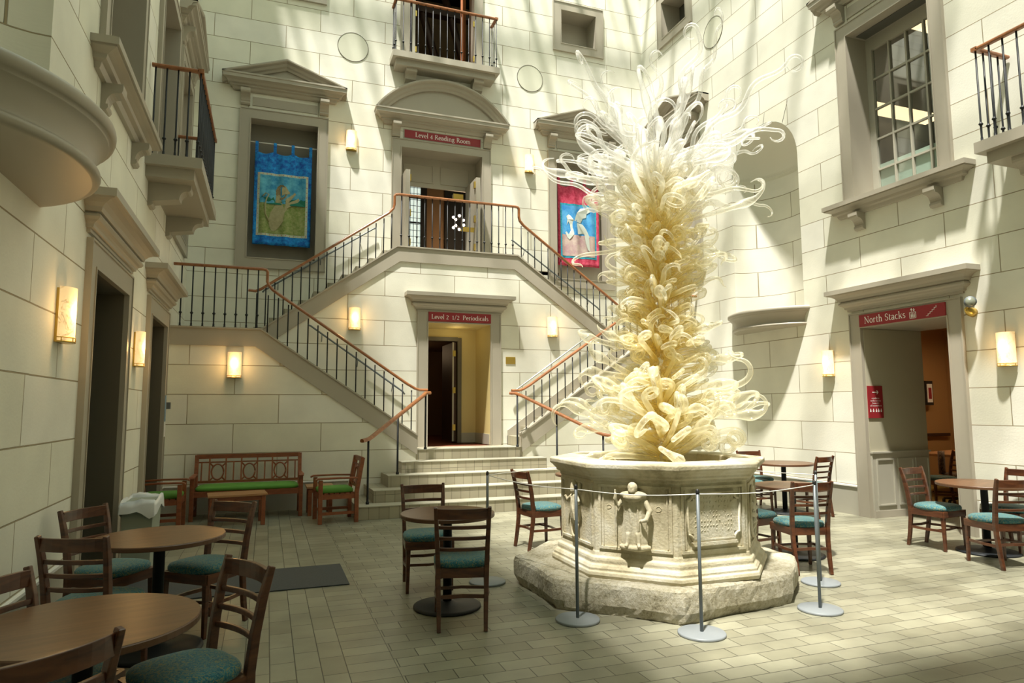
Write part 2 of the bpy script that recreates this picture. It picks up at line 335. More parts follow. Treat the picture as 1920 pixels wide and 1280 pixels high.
def tag(o, label=None, cat=None, group=None, kind=None):
    for k, v in (('label', label), ('category', cat), ('group', group), ('kind', kind)):
        if v: o[k] = v
    return o
def struct(name, mb, mat, label=None):
    o = mb.build(name, mat); o['kind'] = 'structure'
    if label: o['label'] = label
    return o
def sroot(name, label=None):
    o = empty(name, kind='structure')
    if label: o['label'] = label
    return o
def copy_tree(o, parent=None):
    c = o.copy(); COL.objects.link(c)
    if parent: c.parent = parent
    for ch in list(o.children): copy_tree(ch, c)
    return c
def bevel(o, wd=.004, seg=2):
    m = o.modifiers.new('bevel', 'BEVEL'); m.width = wd; m.segments = seg; m.limit_method = 'ANGLE'; m.angle_limit = math.radians(40)
    return o

# wall frames: u along the wall, d out into the room, z up
class F:
    def __init__(s, p): s.p = p
    def __call__(s, u, d, z): return s.p(u, d, z)
XL, XR, YB, YM, YF = -1.45, 8.25, 13.35, 12.25, 11.42
FL = F(lambda u, d, z: (XL+d, u, z)); FR = F(lambda u, d, z: (XR-d, u, z))
FB = F(lambda u, d, z: (u, YB-d, z)); FM = F(lambda u, d, z: (u, YM-d, z)); FF = F(lambda u, d, z: (u, YF-d, z))
ZT = 15.0
def fbox(mb, f, u0, u1, d0, d1, z0, z1):
    return mb.add([f(u0,d0,z0),f(u1,d0,z0),f(u1,d1,z0),f(u0,d1,z0),f(u0,d0,z1),f(u1,d0,z1),f(u1,d1,z1),f(u0,d1,z1)],
                  [(0,3,2,1),(4,5,6,7),(0,1,5,4),(1,2,6,5),(2,3,7,6),(3,0,4,7)])
def wall_mesh(f, u0, u1, z0, z1, holes):
    us = sorted(set([u0, u1] + [h[0] for h in holes] + [h[1] for h in holes])); zs = sorted(set([z0, z1] + [h[2] for h in holes] + [h[3] for h in holes]))
    mb = MB()
    for i in range(len(us)-1):
        for j in range(len(zs)-1):
            a, b, c, d = us[i], us[i+1], zs[j], zs[j+1]; mu, mz = (a+b)/2, (c+d)/2
            if any(h[0] < mu < h[1] and h[2] < mz < h[3] for h in holes): continue
            mb.quad(f(a,0,c), f(b,0,c), f(b,0,d), f(a,0,d))
    return mb
def sweep_cap(mb, f, u0, u1, prof):
    """moulding with mitred returns: prof = [(d, z), ...] from bottom to top"""
    rows = [[f(u0-d, 0, z), f(u0-d, d, z), f(u1+d, d, z), f(u1+d, 0, z)] for d, z in prof]
    for a, b in zip(rows, rows[1:]):
        for j in range(3): mb.quad(a[j], a[j+1], b[j+1], b[j])
    mb.quad(*rows[0]); mb.quad(*rows[-1]); mb.quad(rows[0][0], rows[0][3], rows[-1][3], rows[-1][0])
    return mb
DOORCAP = [(.03,3.02),(.03,3.05),(.055,3.06),(.06,3.09),(.075,3.11),(.10,3.125),(.115,3.15),(.11,3.175),(.09,3.185),(.09,3.195),(.12,3.20),(.13,3.24),(.16,3.275),(.20,3.30),(.235,3.305),(.235,3.31),(.25,3.315),(.25,3.39),(.0,3.40)]
DOORCAP = [(d, 3.02+(z-3.02)*.88) for d, z in DOORCAP]
def cas(mb, f, a, b, c, d, wd, dd=.04, bottom=False, lift=0):
    """casing round opening a..b, c..d; bead at the inner and outer edge"""
    t = d+wd+lift; bot = c-wd if bottom else c
    fbox(mb, f, a-wd, a, 0, dd, bot, t); fbox(mb, f, b, b+wd, 0, dd, bot, t); fbox(mb, f, a, b, 0, dd, d, t)
    if bottom: fbox(mb, f, a, b, 0, dd, c-wd, c)
    e = .018
    fbox(mb, f, a-wd, a-wd+e, dd, dd+.012, bot, t); fbox(mb, f, b+wd-e, b+wd, dd, dd+.012, bot, t); fbox(mb, f, a-wd+e, b+wd-e, dd, dd+.012, t-e, t)
    fbox(mb, f, a-e, a, dd, dd+.010, c, d+e); fbox(mb, f, b, b+e, dd, dd+.010, c, d+e); fbox(mb, f, a, b, dd, dd+.010, d, d+e)
    if bottom: fbox(mb, f, a-wd+e, b+wd-e, dd, dd+.012, c-wd, c-wd+e); fbox(mb, f, a-e, b+e, dd, dd+.010, c-e, c)
def reveal(mb, f, a, b, c, d, dep, floor=True):
    mb.quad(f(a,0,c), f(a,-dep,c), f(a,-dep,d), f(a,0,d)); mb.quad(f(b,0,c), f(b,-dep,c), f(b,-dep,d), f(b,0,d))
    mb.quad(f(a,0,d), f(b,0,d), f(b,-dep,d), f(a,-dep,d))
    if floor: mb.quad(f(a,0,c), f(b,0,c), f(b,-dep,c), f(a,-dep,c))
def bracket(mb, f, u, z1, wd=.17, h=.27, dep=.20):
    # scrolled console seen from the side
    P = [(0,z1),(dep,z1),(dep,z1-.05),(dep-.01,z1-.075),(dep-.035,z1-.085)]
    for k in range(7):
        a = k/6*PI/2; P.append((dep-.045-.085*math.sin(a)*1.0, z1-.085-.11*(1-math.cos(a))))
    P += [(.055, z1-h+.06), (.06, z1-h+.03), (.045, z1-h+.005), (.02, z1-h), (0, z1-h)]
    mb.prism(P, lambda p, u_: f(u_, p[0], p[1]), u-wd/2, u+wd/2)
PEDC = [(.04,0),(.06,.02),(.075,.06),(.11,.075),(.11,.10),(.15,.115),(.17,.15),(.20,.17),(.235,.18),(.235,.24),(.25,.25),(.25,.28),(0,.29)]
def pediment(root, f, u0, u1, z0, apex, arch=False, mat='trim'):
    """u0,u1: body width; cornice bottom z0; projecting .25 each side"""
    mb = MB(); sweep_cap(mb, f, u0, u1, [(d, z0+z) for d, z in PEDC])
    mb.build('cornice', mat, root)
    zt = z0+.28; a, b = u0-.25, u1+.25; m = (a+b)/2; hw = (b-a)/2; H = apex-zt
    prof = [(0,0),(.10,0),(.12,.035),(.16,.055),(.18,.10),(.235,.115),(.25,.13),(.25,.155),(0,.16)]   # (d, offset outward)
    prof = [(d, o*1.0) for d, o in prof]
    r = MB()
    if not arch:
        L = math.hypot(hw, H); cs = hw/L; nrm = L/hw
        n_in = .16*nrm
        for s in (-1, 1):
            rows = []
            for d, o in prof:
                dz = (o-.16)*nrm
                rows.append([f(m+s*(hw), d, zt+dz), f(m, d, apex+dz)])
            for p, q in zip(rows, rows[1:]): r.quad(p[0], p[1], q[1], q[0])
            r.add([x[0] for x in rows], [tuple(range(len(rows)))]); r.quad(rows[0][0], rows[0][1], rows[-1][1], rows[-1][0])
        tp = MB(); tp.add([f(a+.2, .06, zt), f(b-.2, .06, zt), f(m, .06, apex-n_in*.8), f(a+.2, 0, zt), f(b-.2, 0, zt), f(m, 0, apex-n_in*.8)], [(0,1,2),(3,5,4),(0,1,4,3),(1,2,5,4),(2,0,3,5)])
    else:
        R = (hw*hw+H*H)/(2*H); cz = apex-R; th = math.asin(min(1, hw/R)); n = 28
        rows = []
        for d, o in prof:
            rr = R-.19+o*1.19; rows.append([f(m+rr*math.sin(t), d, cz+rr*math.cos(t)) for t in [(-1+2*k/n)*th for k in range(n+1)]])
        for p, q in zip(rows, rows[1:]):
            for k in range(n): r.add([p[k], p[k+1], q[k+1], q[k]], [(0,1,2,3)], True)
        for k in (0, n): r.add([x[k] for x in rows], [tuple(range(len(rows)))])
        tp = MB(); rr = R-.12; pts = [f(m+rr*math.sin(t), .05, max(zt, cz+rr*math.cos(t))) for t in [(-1+2*k/n)*th for k in range(n+1)]]
        tp.add(pts, [tuple(range(len(pts)))])
    r.build('raking_cornice' if not arch else 'arched_cornice', mat, root); tp.build('tympanum', mat, root)

# ------------------------------------------------------------------ shell
fl = MB(); fl.quad((XL-3, -4, 0), (XR+6, -4, 0), (XR+6, YB+1, 0), (XL-3, YB+1, 0)); struct('floor', fl, 'floor')
OA = (6.53, 7.96, 0, 2.80); OB = (9.53, 10.90, 0, 2.80); OR = (6.10, 7.44, 0, 2.75)
LW1 = (6.53, 8.05, 4.68, 7.28); LW2 = (9.38, 10.82, 4.64, 7.35); LW3 = (11.45, 12.68, 4.45, 7.16)
RW1 = (6.08, 7.42, 4.68, 7.28); RW3 = (11.38, 12.62, 4.45, 7.16); RSM = (11.50, 12.40, 9.96, 10.8); RBD = (2.8, 4.25, 4.64, 7.35)
NL, NR, NW, NZ0, NZS = 4.27, 9.40, .85, 3.25, 5.83
def arch_wall(f, u0, u1, z0, z1, holes, nc):
    h2 = holes + [(nc-NW, nc+NW, NZ0, NZS+NW)]
    mb = wall_mesh(f, u0, u1, z0, z1, h2); n = 20
    for s in (-1, 1):
        arc = [(nc+s*NW*math.cos(k/n*PI/2), NZS+NW*math.sin(k/n*PI/2)) for k in range(n+1)]
        for k in range(n):
            a, b = arc[k], arc[k+1]; mb.add([f(nc+s*NW, 0, NZS+NW), f(a[0],0,a[1]), f(b[0],0,b[1])], [(0,1,2)])
    return mb
struct('wall_left', arch_wall(FL, -3, YB, 0, ZT, [OA, OB, LW1, LW2, LW3], NL), 'stone_l')
struct('wall_right', arch_wall(FR, -3, YB, 0, ZT, [OR, RW1, RW3, RSM, RBD], NR), 'stone_r')
BW1 = (-.45, .79, 4.45, 7.16); BW2 = (5.95, 7.19, 4.45, 7.16); BD4 = (2.46, 4.20, 4.60, 6.98); BBD = (2.60, 4.02, 8.82, 11.4); BSM = (6.11, 7.0, 9.95, 10.75); BSL = (-.20, .70, 9.95, 10.75); RSMb = None
BDL = (2.80, 4.03, .89, 3.20)
struct('wall_back', wall_mesh(FB, XL, XR, 0, ZT, [BW1, BW2, BD4, BBD, BSM, BSL, (2.5, 4.4, 0, 3.9)]), 'stone_m')
bk = MB(); bk.quad((XL,-3,0),(XR,-3,0),(XR,-3,ZT),(XL,-3,ZT)); struct('wall_front', bk, 'stone_b')
# niches: half-round recess with a dome
def niche(f, nc, side, mat):
    mb = MB(); n = 18; dep = .62; uvs = []
    def P(t, z, k=1.0): return f(nc-NW*math.cos(t)*k, -dep*math.sin(t)*k, z)
    rows = []
    zs = [NZ0 + (NZS-NZ0)*i/6 for i in range(7)]
    for z in zs: rows.append([P(PI*k/n, z) for k in range(n+1)]); uvs += [(nc-NW*math.cos(PI*k/n)*1.0, z) for k in range(n+1)]
    for i in range(1, 11):
        a = i/10*PI/2; rows.append([f(nc-NW*math.cos(PI*k/n)*math.cos(a), -dep*math.sin(PI*k/n)*math.cos(a) - 0, NZS+NW*math.sin(a)) for k in range(n+1)])
        uvs += [(.3, .25) for k in range(n+1)]
    vs = [p for r in rows for p in r]; m = n+1
    mb.add(vs, [(i*m+k, i*m+k+1, (i+1)*m+k+1, (i+1)*m+k) for i in range(len(rows)-1) for k in range(n)], True)
    mb.uvs = uvs
    struct('trim_%d' % side, mb, mat)
niche(FR, NR, 1, 'stone_r'); niche(FL, NL, 2, 'stone_l')
def shelf(f, nc, side):
    mb = MB(); ch = .97; sag = .57; n = 24
    prof = [(-.14,2.93),(-.115,2.932),(-.095,2.942),(-.085,2.958),(-.088,2.975),(-.105,2.988),(-.125,2.992),(-.128,3.01),(-.125,3.05),(-.112,3.09),(-.085,3.13),(-.05,3.155),(-.045,3.158),(-.045,3.172),(-.025,3.176),(-.008,3.188),(0,3.205),(0,3.225),(-.006,3.24),(-.02,3.25)]
    rows = []
    for o, z in prof:
        c, s = ch+o, sag+o*.8; R = (c*c+s*s)/(2*s); th = math.asin(c/R)
        rows.append([f(nc+R*math.sin(t), R*math.cos(t)-(R-s), z) for t in [(-1+2*k/n)*th for k in range(n+1)]])
    vs = [p for r in rows for p in r]; m = n+1
    mb.add(vs, [(i*m+k, i*m+k+1, (i+1)*m+k+1, (i+1)*m+k) for i in range(len(rows)-1) for k in range(n)], True)
    mb.add(rows[0], [tuple(range(m))]); mb.add(rows[-1]+[f(nc+.85, -.0, 3.25), f(nc+.85, -.01, 3.25)], [tuple(range(m))])
    fl_ = [f(nc-NW*math.cos(PI*k/n), -.62*math.sin(PI*k/n), 3.251) for k in range(n+1)]; mb.add(fl_, [tuple(range(n+1))])
    struct('trim_%d' % side, mb, 'trim')
shelf(FR, NR, 3); shelf(FL, NL, 4)

k = MB()
for q in (((9.33, 6.66), (9.28, 6.87)), ((8.86, 6.50), (8.70, 6.87)), ((9.75, 6.60), (9.85, 6.87))):
    k.tube([(XR-.002, q[0][0], q[0][1]), (XR-.002, q[1][0], q[1][1])], .004, 4)
struct('trim_25', k, 'trimd')
# base course with pale cap
def base_course(name, f, spans):
    r = sroot(name); a = MB(); c = MB()
    for u0, u1 in spans: fbox(a, f, u0, u1, 0, .012, 0, .415); fbox(c, f, u0, u1, 0, .028, .415, .437)
    a.build('base_panel', 'base', r); c.build('cap', 'white', r)
base_course('baseboard_left', FL, [(-3, OA[0]-.24), (OA[1]+.24, OB[0]-.24), (OB[1]+.24, YF)])
base_course('baseboard_right', FR, [(-3, OR[0]-.24), (OR[1]+.21, YB)])
base_course('baseboard_back', FF, [(XL, 1.30), (5.5, XR)])

# roof: glazed grid of beams, solid behind the camera
rf = MB()
rf.box(XL-.4, XR+.4, -3.4, -.4, ZT, ZT+.3)
for y in [-.3+1.37*k for k in range(11)]: rf.box(XL-.3, XR+.3, y, y+.10, ZT-.15, ZT)
for x in [XL+.2+1.35*k for k in range(8)]: rf.box(x, x+.10, -.4, YB+.3, ZT-.12, ZT+.05)
for x in [XL+.2+.45*k for k in range(22)]: rf.box(x, x+.03, -.4, YB+.3, ZT, ZT+.05)
struct('ceiling', rf, 'trim')

# ------------------------------------------------------------------ door surrounds
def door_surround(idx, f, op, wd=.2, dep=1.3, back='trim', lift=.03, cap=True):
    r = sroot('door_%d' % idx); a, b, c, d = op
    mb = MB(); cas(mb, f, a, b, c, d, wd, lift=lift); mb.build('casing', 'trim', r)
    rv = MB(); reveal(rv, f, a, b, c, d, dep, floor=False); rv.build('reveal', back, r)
    if cap: cp = MB(); sweep_cap(cp, f, a-wd, b+wd, [(x, z + d-2.75) for x, z in DOORCAP]); cp.build('cornice', 'trim', r)
    return r
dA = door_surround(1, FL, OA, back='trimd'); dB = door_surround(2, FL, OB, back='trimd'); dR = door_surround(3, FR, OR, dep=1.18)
for r, op in ((dA, OA), (dB, OB)):
    mb = MB(); mb.box(XL-1.32, XL-1.27, op[0], op[1], 0, op[3]); mb.build('door_leaf', 'trimd', r)
    k = MB(); k.box(XL-1.27, XL-1.25, op[0]+.1, op[0]+.6, .2, 1.1); k.box(XL-1.27, XL-1.25, op[0]+.1, op[0]+.6, 1.3, 2.5); k.box(XL-1.27, XL-1.25, op[1]-.6, op[1]-.1, .2, 1.1); k.box(XL-1.27, XL-1.25, op[1]-.6, op[1]-.1, 1.3, 2.5)
    k.build('panel', 'trimd', r)
# wainscot in the north doorway
wn = MB(); y = OR[1]
wn.box(8.27, 9.40, y-.03, y, .10, .92); 
for a, b in ((8.36, 8.66), (8.77, 9.05), (9.13, 9.36)):
    for q in ((a-.02, a, .17, .84), (b, b+.02, .17, .84), (a, b, .17, .19), (a, b, .82, .84)): wn.box(q[0], q[1], y-.045, y-.03, q[2], q[3])
wn.box(8.26, 9.42, y-.05, y, .92, .945); o = wn.build('wainscot', 'base', dR); o['label'] = 'pale grey panelled wainscot'
b_ = MB(); b_.box(8.27, 9.41, y-.04, y, 0, .10); b_.build('skirting', 'trim', dR)
ww = MB(); ww.box(8.26, 9.42, y-.006, y-.001, .94, 2.74); ww.build('jamb_wall', plain('grey_jamb_wall', (.45, .42, .31), .6), dR)

# room beyond the north doorway
def room(name, x0, x1, y0, y1, z0, z1, mat, skip=()):
    mb = MB(); Q = dict(x0=((x0,y0,z0),(x0,y1,z0),(x0,y1,z1),(x0,y0,z1)), x1=((x1,y0,z0),(x1,y1,z0),(x1,y1,z1),(x1,y0,z1)), y0=((x0,y0,z0),(x1,y0,z0),(x1,y0,z1),(x0,y0,z1)),
        y1=((x0,y1,z0),(x1,y1,z0),(x1,y1,z1),(x0,y1,z1)), z0=((x0,y0,z0),(x1,y0,z0),(x1,y1,z0),(x0,y1,z0)), z1=((x0,y0,z1),(x1,y0,z1),(x1,y1,z1),(x0,y1,z1)))
    for k, q in Q.items():
        if k not in skip: mb.quad(*q)
    return struct(name, mb, mat)
room('wall_north_room', 9.43, 13.6, 4.5, 10.2, .002, 3.2, 'ochre', ('z0', 'x0'))
mb = MB(); mb.quad((9.43,7.44,0),(9.43,10.2,0),(9.43,10.2,3.2),(9.43,7.44,3.2)); mb.quad((9.43,4.5,0),(9.43,6.1,0),(9.43,6.1,3.2),(9.43,4.5,3.2)); struct('wall_north_return', mb, 'ochre')
mb = MB(); mb.box(9.44, 13.5, 4.6, 10.1, .003, .012); struct('floor_north_room', mb, 'carpet')
mb = MB(); mb.box(9.5, 13.5, 10.12, 10.16, .98, 1.04); struct('trim_21', mb, 'brown')
ls = MB(); ls.box(9.9, 13.2, 8.4, 8.52, 3.0, 3.04); tag(ls.build('ceiling_light', 'strip'), 'long glowing strip light under the ceiling beyond the North Stacks doorway', 'ceiling light')
li = bpy.data.lights.new('north_room_strip', 'AREA'); li.shape = 'RECTANGLE'; li.size = 3.2; li.size_y = .12; li.energy = 34; li.color = (1, .72, .42)
lo = bpy.data.objects.new('north_room_strip', li); COL.objects.link(lo); lo.location = (11.5, 8.46, 2.98)

# ------------------------------------------------------------------ windows with heads
def head_window(idx, f, op, back_mat='trim', dep=.25, ped=True, sill=False, blind=True, wd=.2):
    r = sroot('window_%d' % idx); a, b, c, d = op
    mb = MB(); cas(mb, f, a, b, c, d, wd, bottom=not sill); mb.build('window_frame', 'trim', r)
    rv = MB(); reveal(rv, f, a, b, c, d, dep); rv.build('reveal', 'trim', r)
    if blind: k = MB(); fbox(k, f, a, b, -dep-.02, -dep, c, d); k.build('back_panel', back_mat, r)
    if ped:
        z0 = d+.52; m = (a+b)/2
        fz = MB(); fbox(fz, f, a+.02, b-.02, 0, .02, d+.27, d+.44); fz.build('frieze_panel', 'trim', r)
        for u in (a-.11, b+.11): k = MB(); bracket(k, f, u, z0+.005); k.build('bracket', 'trim', r)
        pediment(r, f, a-.28, b+.28, z0, d+1.20)
    if sill:
        k = MB(); P = [(.04,c-.22),(.05,c-.20),(.06,c-.17),(.10,c-.155),(.11,c-.12),(.15,c-.10),(.19,c-.085),(.19,c-.07),(.21,c-.07),(.21,c-.005),(0,c)]
        sweep_cap(k, f, a-wd-.06, b+wd+.06, P); k.build('window_sill', 'trim', r)
        for u in (a+.06, b-.06): k = MB(); bracket(k, f, u, c-.215, .16, .25, .17); k.build('bracket', 'trim', r)
    return r
head_window(1, FB, BW1, plain('niche_back', (.17, .155, .12), .6)); head_window(2, FB, BW2, 'trim')
head_window(3, FL, LW3); head_window(4, FR, RW3)
w5 = head_window(5, FL, LW1, dep=.9, sill=True); w6 = head_window(6, FR, RW1, dep=.42, sill=True, blind=False)
for i, (f, op) in enumerate(((FB, BSM), (FB, BSL), (FR, RSM))):
    r = sroot('window_%d' % (7+i)); mb = MB(); cas(mb, f, *op, .2, bottom=True); mb.build('window_frame', 'trim', r)
    rv = MB(); reveal(rv, f, *op, .45); rv.build('reveal', 'trim', r)
    k = MB(); fbox(k, f, op[0], op[1], -.47, -.45, op[2], op[3]); k.build('back_panel', 'office' if i == 2 else 'trim', r)
# glazing of the big right window
a, b, c, d = RW1; X = XR+.42
g = MB()
fr0, fr1, fz0, fz1 = a+.10, b-.10, c+.02, d-.20
for q in ((a, fr0, c, d), (fr1, b, c, d), (fr0, fr1, c, fz0), (fr0, fr1, fz1, d)): g.box(X-.06, X, q[0], q[1], q[2], q[3])
g.build('sash_frame', 'base', w6)
mu = MB(); ncol, nrow = 4, 5
for i in range(1, ncol): yy = fr0+(fr1-fr0)*i/ncol; mu.box(X-.05, X-.005, yy-.014, yy+.014, fz0, fz1)
for j in range(1, nrow): zz = fz0+(fz1-fz0)*j/nrow; mu.box(X-.048, X-.007, fr0, fr1, zz-.014, zz+.014)
mu.build('muntins', 'base', w6)
pn = MB(); pn.quad((X-.02,fr0,fz0),(X-.02,fr1,fz0),(X-.02,fr1,fz1),(X-.02,fr0,fz1)); pn.build('pane', 'pane', w6)
mk = MB(); mk.box(X-.012, X-.004, fr0, fr1, fz0, fz0+(fz1-fz0)*.235); mk.build('lower_shade', 'milk', w6)
vt = MB(); vt.box(XR+.12, XR+.32, a+.05, b-.05, d-.012, d-.004)
vt.build('soffit_vent', 'louver', w6)
room('wall_office', XR+.44, 12.5, 3.0, 8.35, 4.4, 8.2, 'office', ('x0',))
for y0 in (7.6, 9.3):
    k = MB(); k.box(9.3 if y0 > 8 else 9.6, 10.9, (y0 if y0 < 8 else 7.9), (y0 if y0 < 8 else 7.9)+.35, 8.12 if y0 < 8 else 6.6, 8.15 if y0 < 8 else 6.63)
    tag(k.build('ceiling_light', 'strip'), ('upper' if y0 < 8 else 'lower')+' glowing ceiling light seen through the tall gridded window on the right', 'ceiling light')
li = bpy.data.lights.new('office_light', 'POINT'); li.energy = 9; li.color = (1, .85, .65); lo = bpy.data.objects.new('office_light', li); COL.objects.link(lo); lo.location = (10.2, 7.8, 7.4)

# roundels
for i, (f, u) in enumerate(((FB, 1.44), (FB, 5.34), (FR, 10.64))):
    r = sroot('trim_%d' % (5+i)); k = MB(); n = 40
    k.add([f(u+.30*math.cos(2*PI*j/n), .006, 8.97+.30*math.sin(2*PI*j/n) + (.17 if i == 2 else 0)) for j in range(n)], [tuple(range(n))]); k.build('roundel', 'circle', r)
    k = MB(); k.tube([f(u+.306*math.cos(2*PI*j/n), .004, 8.97+.306*math.sin(2*PI*j/n) + (.17 if i == 2 else 0)) for j in range(n+1)], .007, 6, cap=False); k.build('groove', 'trimd', r)

# ------------------------------------------------------------------ balconies
RAILP = [(-1,-.35),(-.85,-.6),(-.55,-.75),(.55,-.75),(.85,-.6),(1,-.35),(1,.3),(.8,.75),(.4,1),(-.4,1),(-.8,.75),(-1,.3)]
def handrail(mb, pts, wd=.034, h=.026): mb.tube(pts, 1.0, flat=(wd, h, RAILP))
_bal = {}
def baluster(parent, x, y, z0, h, knob=True, r=.0105, name='baluster', mat='iron'):
    key = (round(h, 3), knob, r)
    if key not in _bal:
        mb = MB()
        if knob:
            k = .215 if h > .5 else .1
            prof = [(r*1.9,0),(r*1.9,.012),(r*1.3,.02),(r*1.3,.05),(r,.06),(r*1.15,k-.03),(r*1.2,k-.018),(r*2.2,k-.006),(r*2.4,k),(r*2.2,k+.006),(r*1.2,k+.018),(r,k+.03),(r,h)]
        else: prof = [(r,0),(r,h)]
        mb.lathe(prof, n=8); o = mb.build(name, mat, parent, (x, y, z0)); _bal[key] = o.data; return o
    o = bpy.data.objects.new(name, _bal[key]); COL.objects.link(o); o.parent = parent; o.location = (x, y, z0); return o
def balcony(idx, f, u0, u1, proj, zt, op, door=None, label='', rlabel=''):
    r = sroot('trim_%d' % idx, None)
    k = MB(); fbox(k, f, u0, u1, 0, proj, zt-.13, zt); k.build('slab', 'trim', r)
    k = MB(); fbox(k, f, u0+.08, u1-.08, 0, proj-.09, zt-.26, zt-.13); k.build('sub_slab', 'trim', r)
    for u in (u0+.42, u1-.42):
        k = MB(); bracket(k, f, u, zt-.255, .22, .30, proj-.14); k.build('bracket', 'trim', r)
    t = empty('balcony_railing', label=rlabel, cat='railing', group=None)
    zr = zt+1.12; e = .06; dd = proj-e
    pts = [f(u0+e, .02, zr), f(u0+e, dd-.02, zr), f(u0+e, dd, zr), f(u0+e+.02, dd, zr), f(u1-e-.02, dd, zr), f(u1-e, dd, zr), f(u1-e, dd-.02, zr), f(u1-e, .02, zr)]
    k = MB()
    for a_, b_ in ((0,1),(3,4),(6,7)): handrail(k, [pts[a_], pts[b_]])
    for p in (pts[2], pts[5]): k.box(p[0]-.034, p[0]+.034, p[1]-.034, p[1]+.034, p[2]-.02, p[2]+.026)
    k.build('handrail', 'rail', t)
    n = round((u1-u0-2*e)/.15)
    for j in range(n+1):
        p = f(u0+e+(u1-u0-2*e)*j/n, dd, zt); baluster(t, p[0], p[1], zt, 1.10)
    m = max(1, round(dd/.16))
    for u in (u0+e, u1-e):
        for j in range(m): p = f(u, .06+(dd-.06)*j/m, zt); baluster(t, p[0], p[1], zt, 1.10)
    return r
balcony(8, FB, 2.19, 4.48, .42, 8.86, BBD, rlabel='high balcony railing at top centre, over the arched pediment')
balcony(9, FL, 8.70, 11.10, .62, 4.64, LW2, rlabel='balcony railing on the left wall above the second doorway')
balcony(10, FR, 2.5, 5.20, .62, 4.64, RBD, rlabel='balcony railing cut off by the right edge of the photo')
for idx, f, op in ((4, FL, LW2), (5, FB, BBD), (6, FR, RBD)):
    r = sroot('door_%d' % idx); mb = MB(); cas(mb, f, *op, .2); mb.build('casing', 'trim', r)
    rv = MB(); reveal(rv, f, *op, .8 if idx == 4 else .35); rv.build('reveal', 'trim', r)
    if idx != 5:
        k = MB(); fbox(k, f, op[0], op[1], -.84 if idx == 4 else -.40, -.8 if idx == 4 else -.35, op[2], op[3]); k.build('door_leaf', 'trim', r)
    else: top_door = r
# dark attic room behind the top balcony with a cherry door leaf and beams
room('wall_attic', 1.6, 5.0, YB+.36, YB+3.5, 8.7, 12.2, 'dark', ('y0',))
k = MB(); k.add([(3.72, YB-.0, 8.86), (3.98, YB+.66, 8.86), (4.02, YB+.64, 8.86), (3.76, YB-.02, 8.86), (3.72, YB-.0, 11.3), (3.98, YB+.66, 11.3), (4.02, YB+.64, 11.3), (3.76, YB-.02, 11.3)],
    [(0,3,2,1),(4,5,6,7),(0,1,5,4),(1,2,6,5),(2,3,7,6),(3,0,4,7)]); k.build('door_leaf', 'cherry', top_door)['label'] = 'orange-brown wooden door leaf'
k = MB(); k.box(2.66, 2.72, YB-.02, YB+.6, 8.86, 11.3); k.build('door_leaf', 'base', top_door)
hg = MB(); 
for z in (9.1, 9.9): hg.box(2.72, 2.75, YB-.03, YB, z, z+.12); hg.box(3.99, 4.02, YB-.06, YB-.03, z, z+.12)
hg.build('hinge', 'brass', top_door)
bm_ = MB()
for s, x0, x1 in ((1, 2.2, 3.1), (2, 3.9, 2.9), (3, 4.6, 3.6)): bm_.tube([(x0, YB+1.6, 8.7), (x1, YB+1.6, 12.1)], .10, 4)
for z in (9.7, 11.0): bm_.box(1.7, 4.9, YB+1.5, YB+1.7, z, z+.2)
struct('trim_22', bm_, 'brown'); k = MB(); k.box(1.7, 4.9, YB+2.6, YB+2.7, 8.7, 12); struct('trim_23', k, 'tan')

# ------------------------------------------------------------------ stair block
CX = 3.40; r_, zl = .178, .89
ZL2, ZU = 2.848, 4.58
st = empty('staircase', label='double stone staircase rising left and right to the upper landing', cat='staircase')
Yb = [9.95+.367*i for i in range(5)]
xl = [1.27+.28*i for i in range(4)] + [2.42]
for i in range(5):
    k = MB(); x0 = xl[i]; k.box(x0, 2*CX-x0, Yb[i], YM if i == 4 else YF+.02, 0 if i == 0 else r_*i, r_*(i+1)); k.build('step', 'step', st)
# nosing strips (pale tread edge)
k = MB()
for i in range(5): k.box(xl[i]-.005, 2*CX-xl[i]+.005, Yb[i]-.012, Yb[i]+.30, r_*(i+1), r_*(i+1)+.012)
k.build('tread_edge', plain('pale_tread', (.44, .42, .33), .4, noise=.1, scale=5), st)
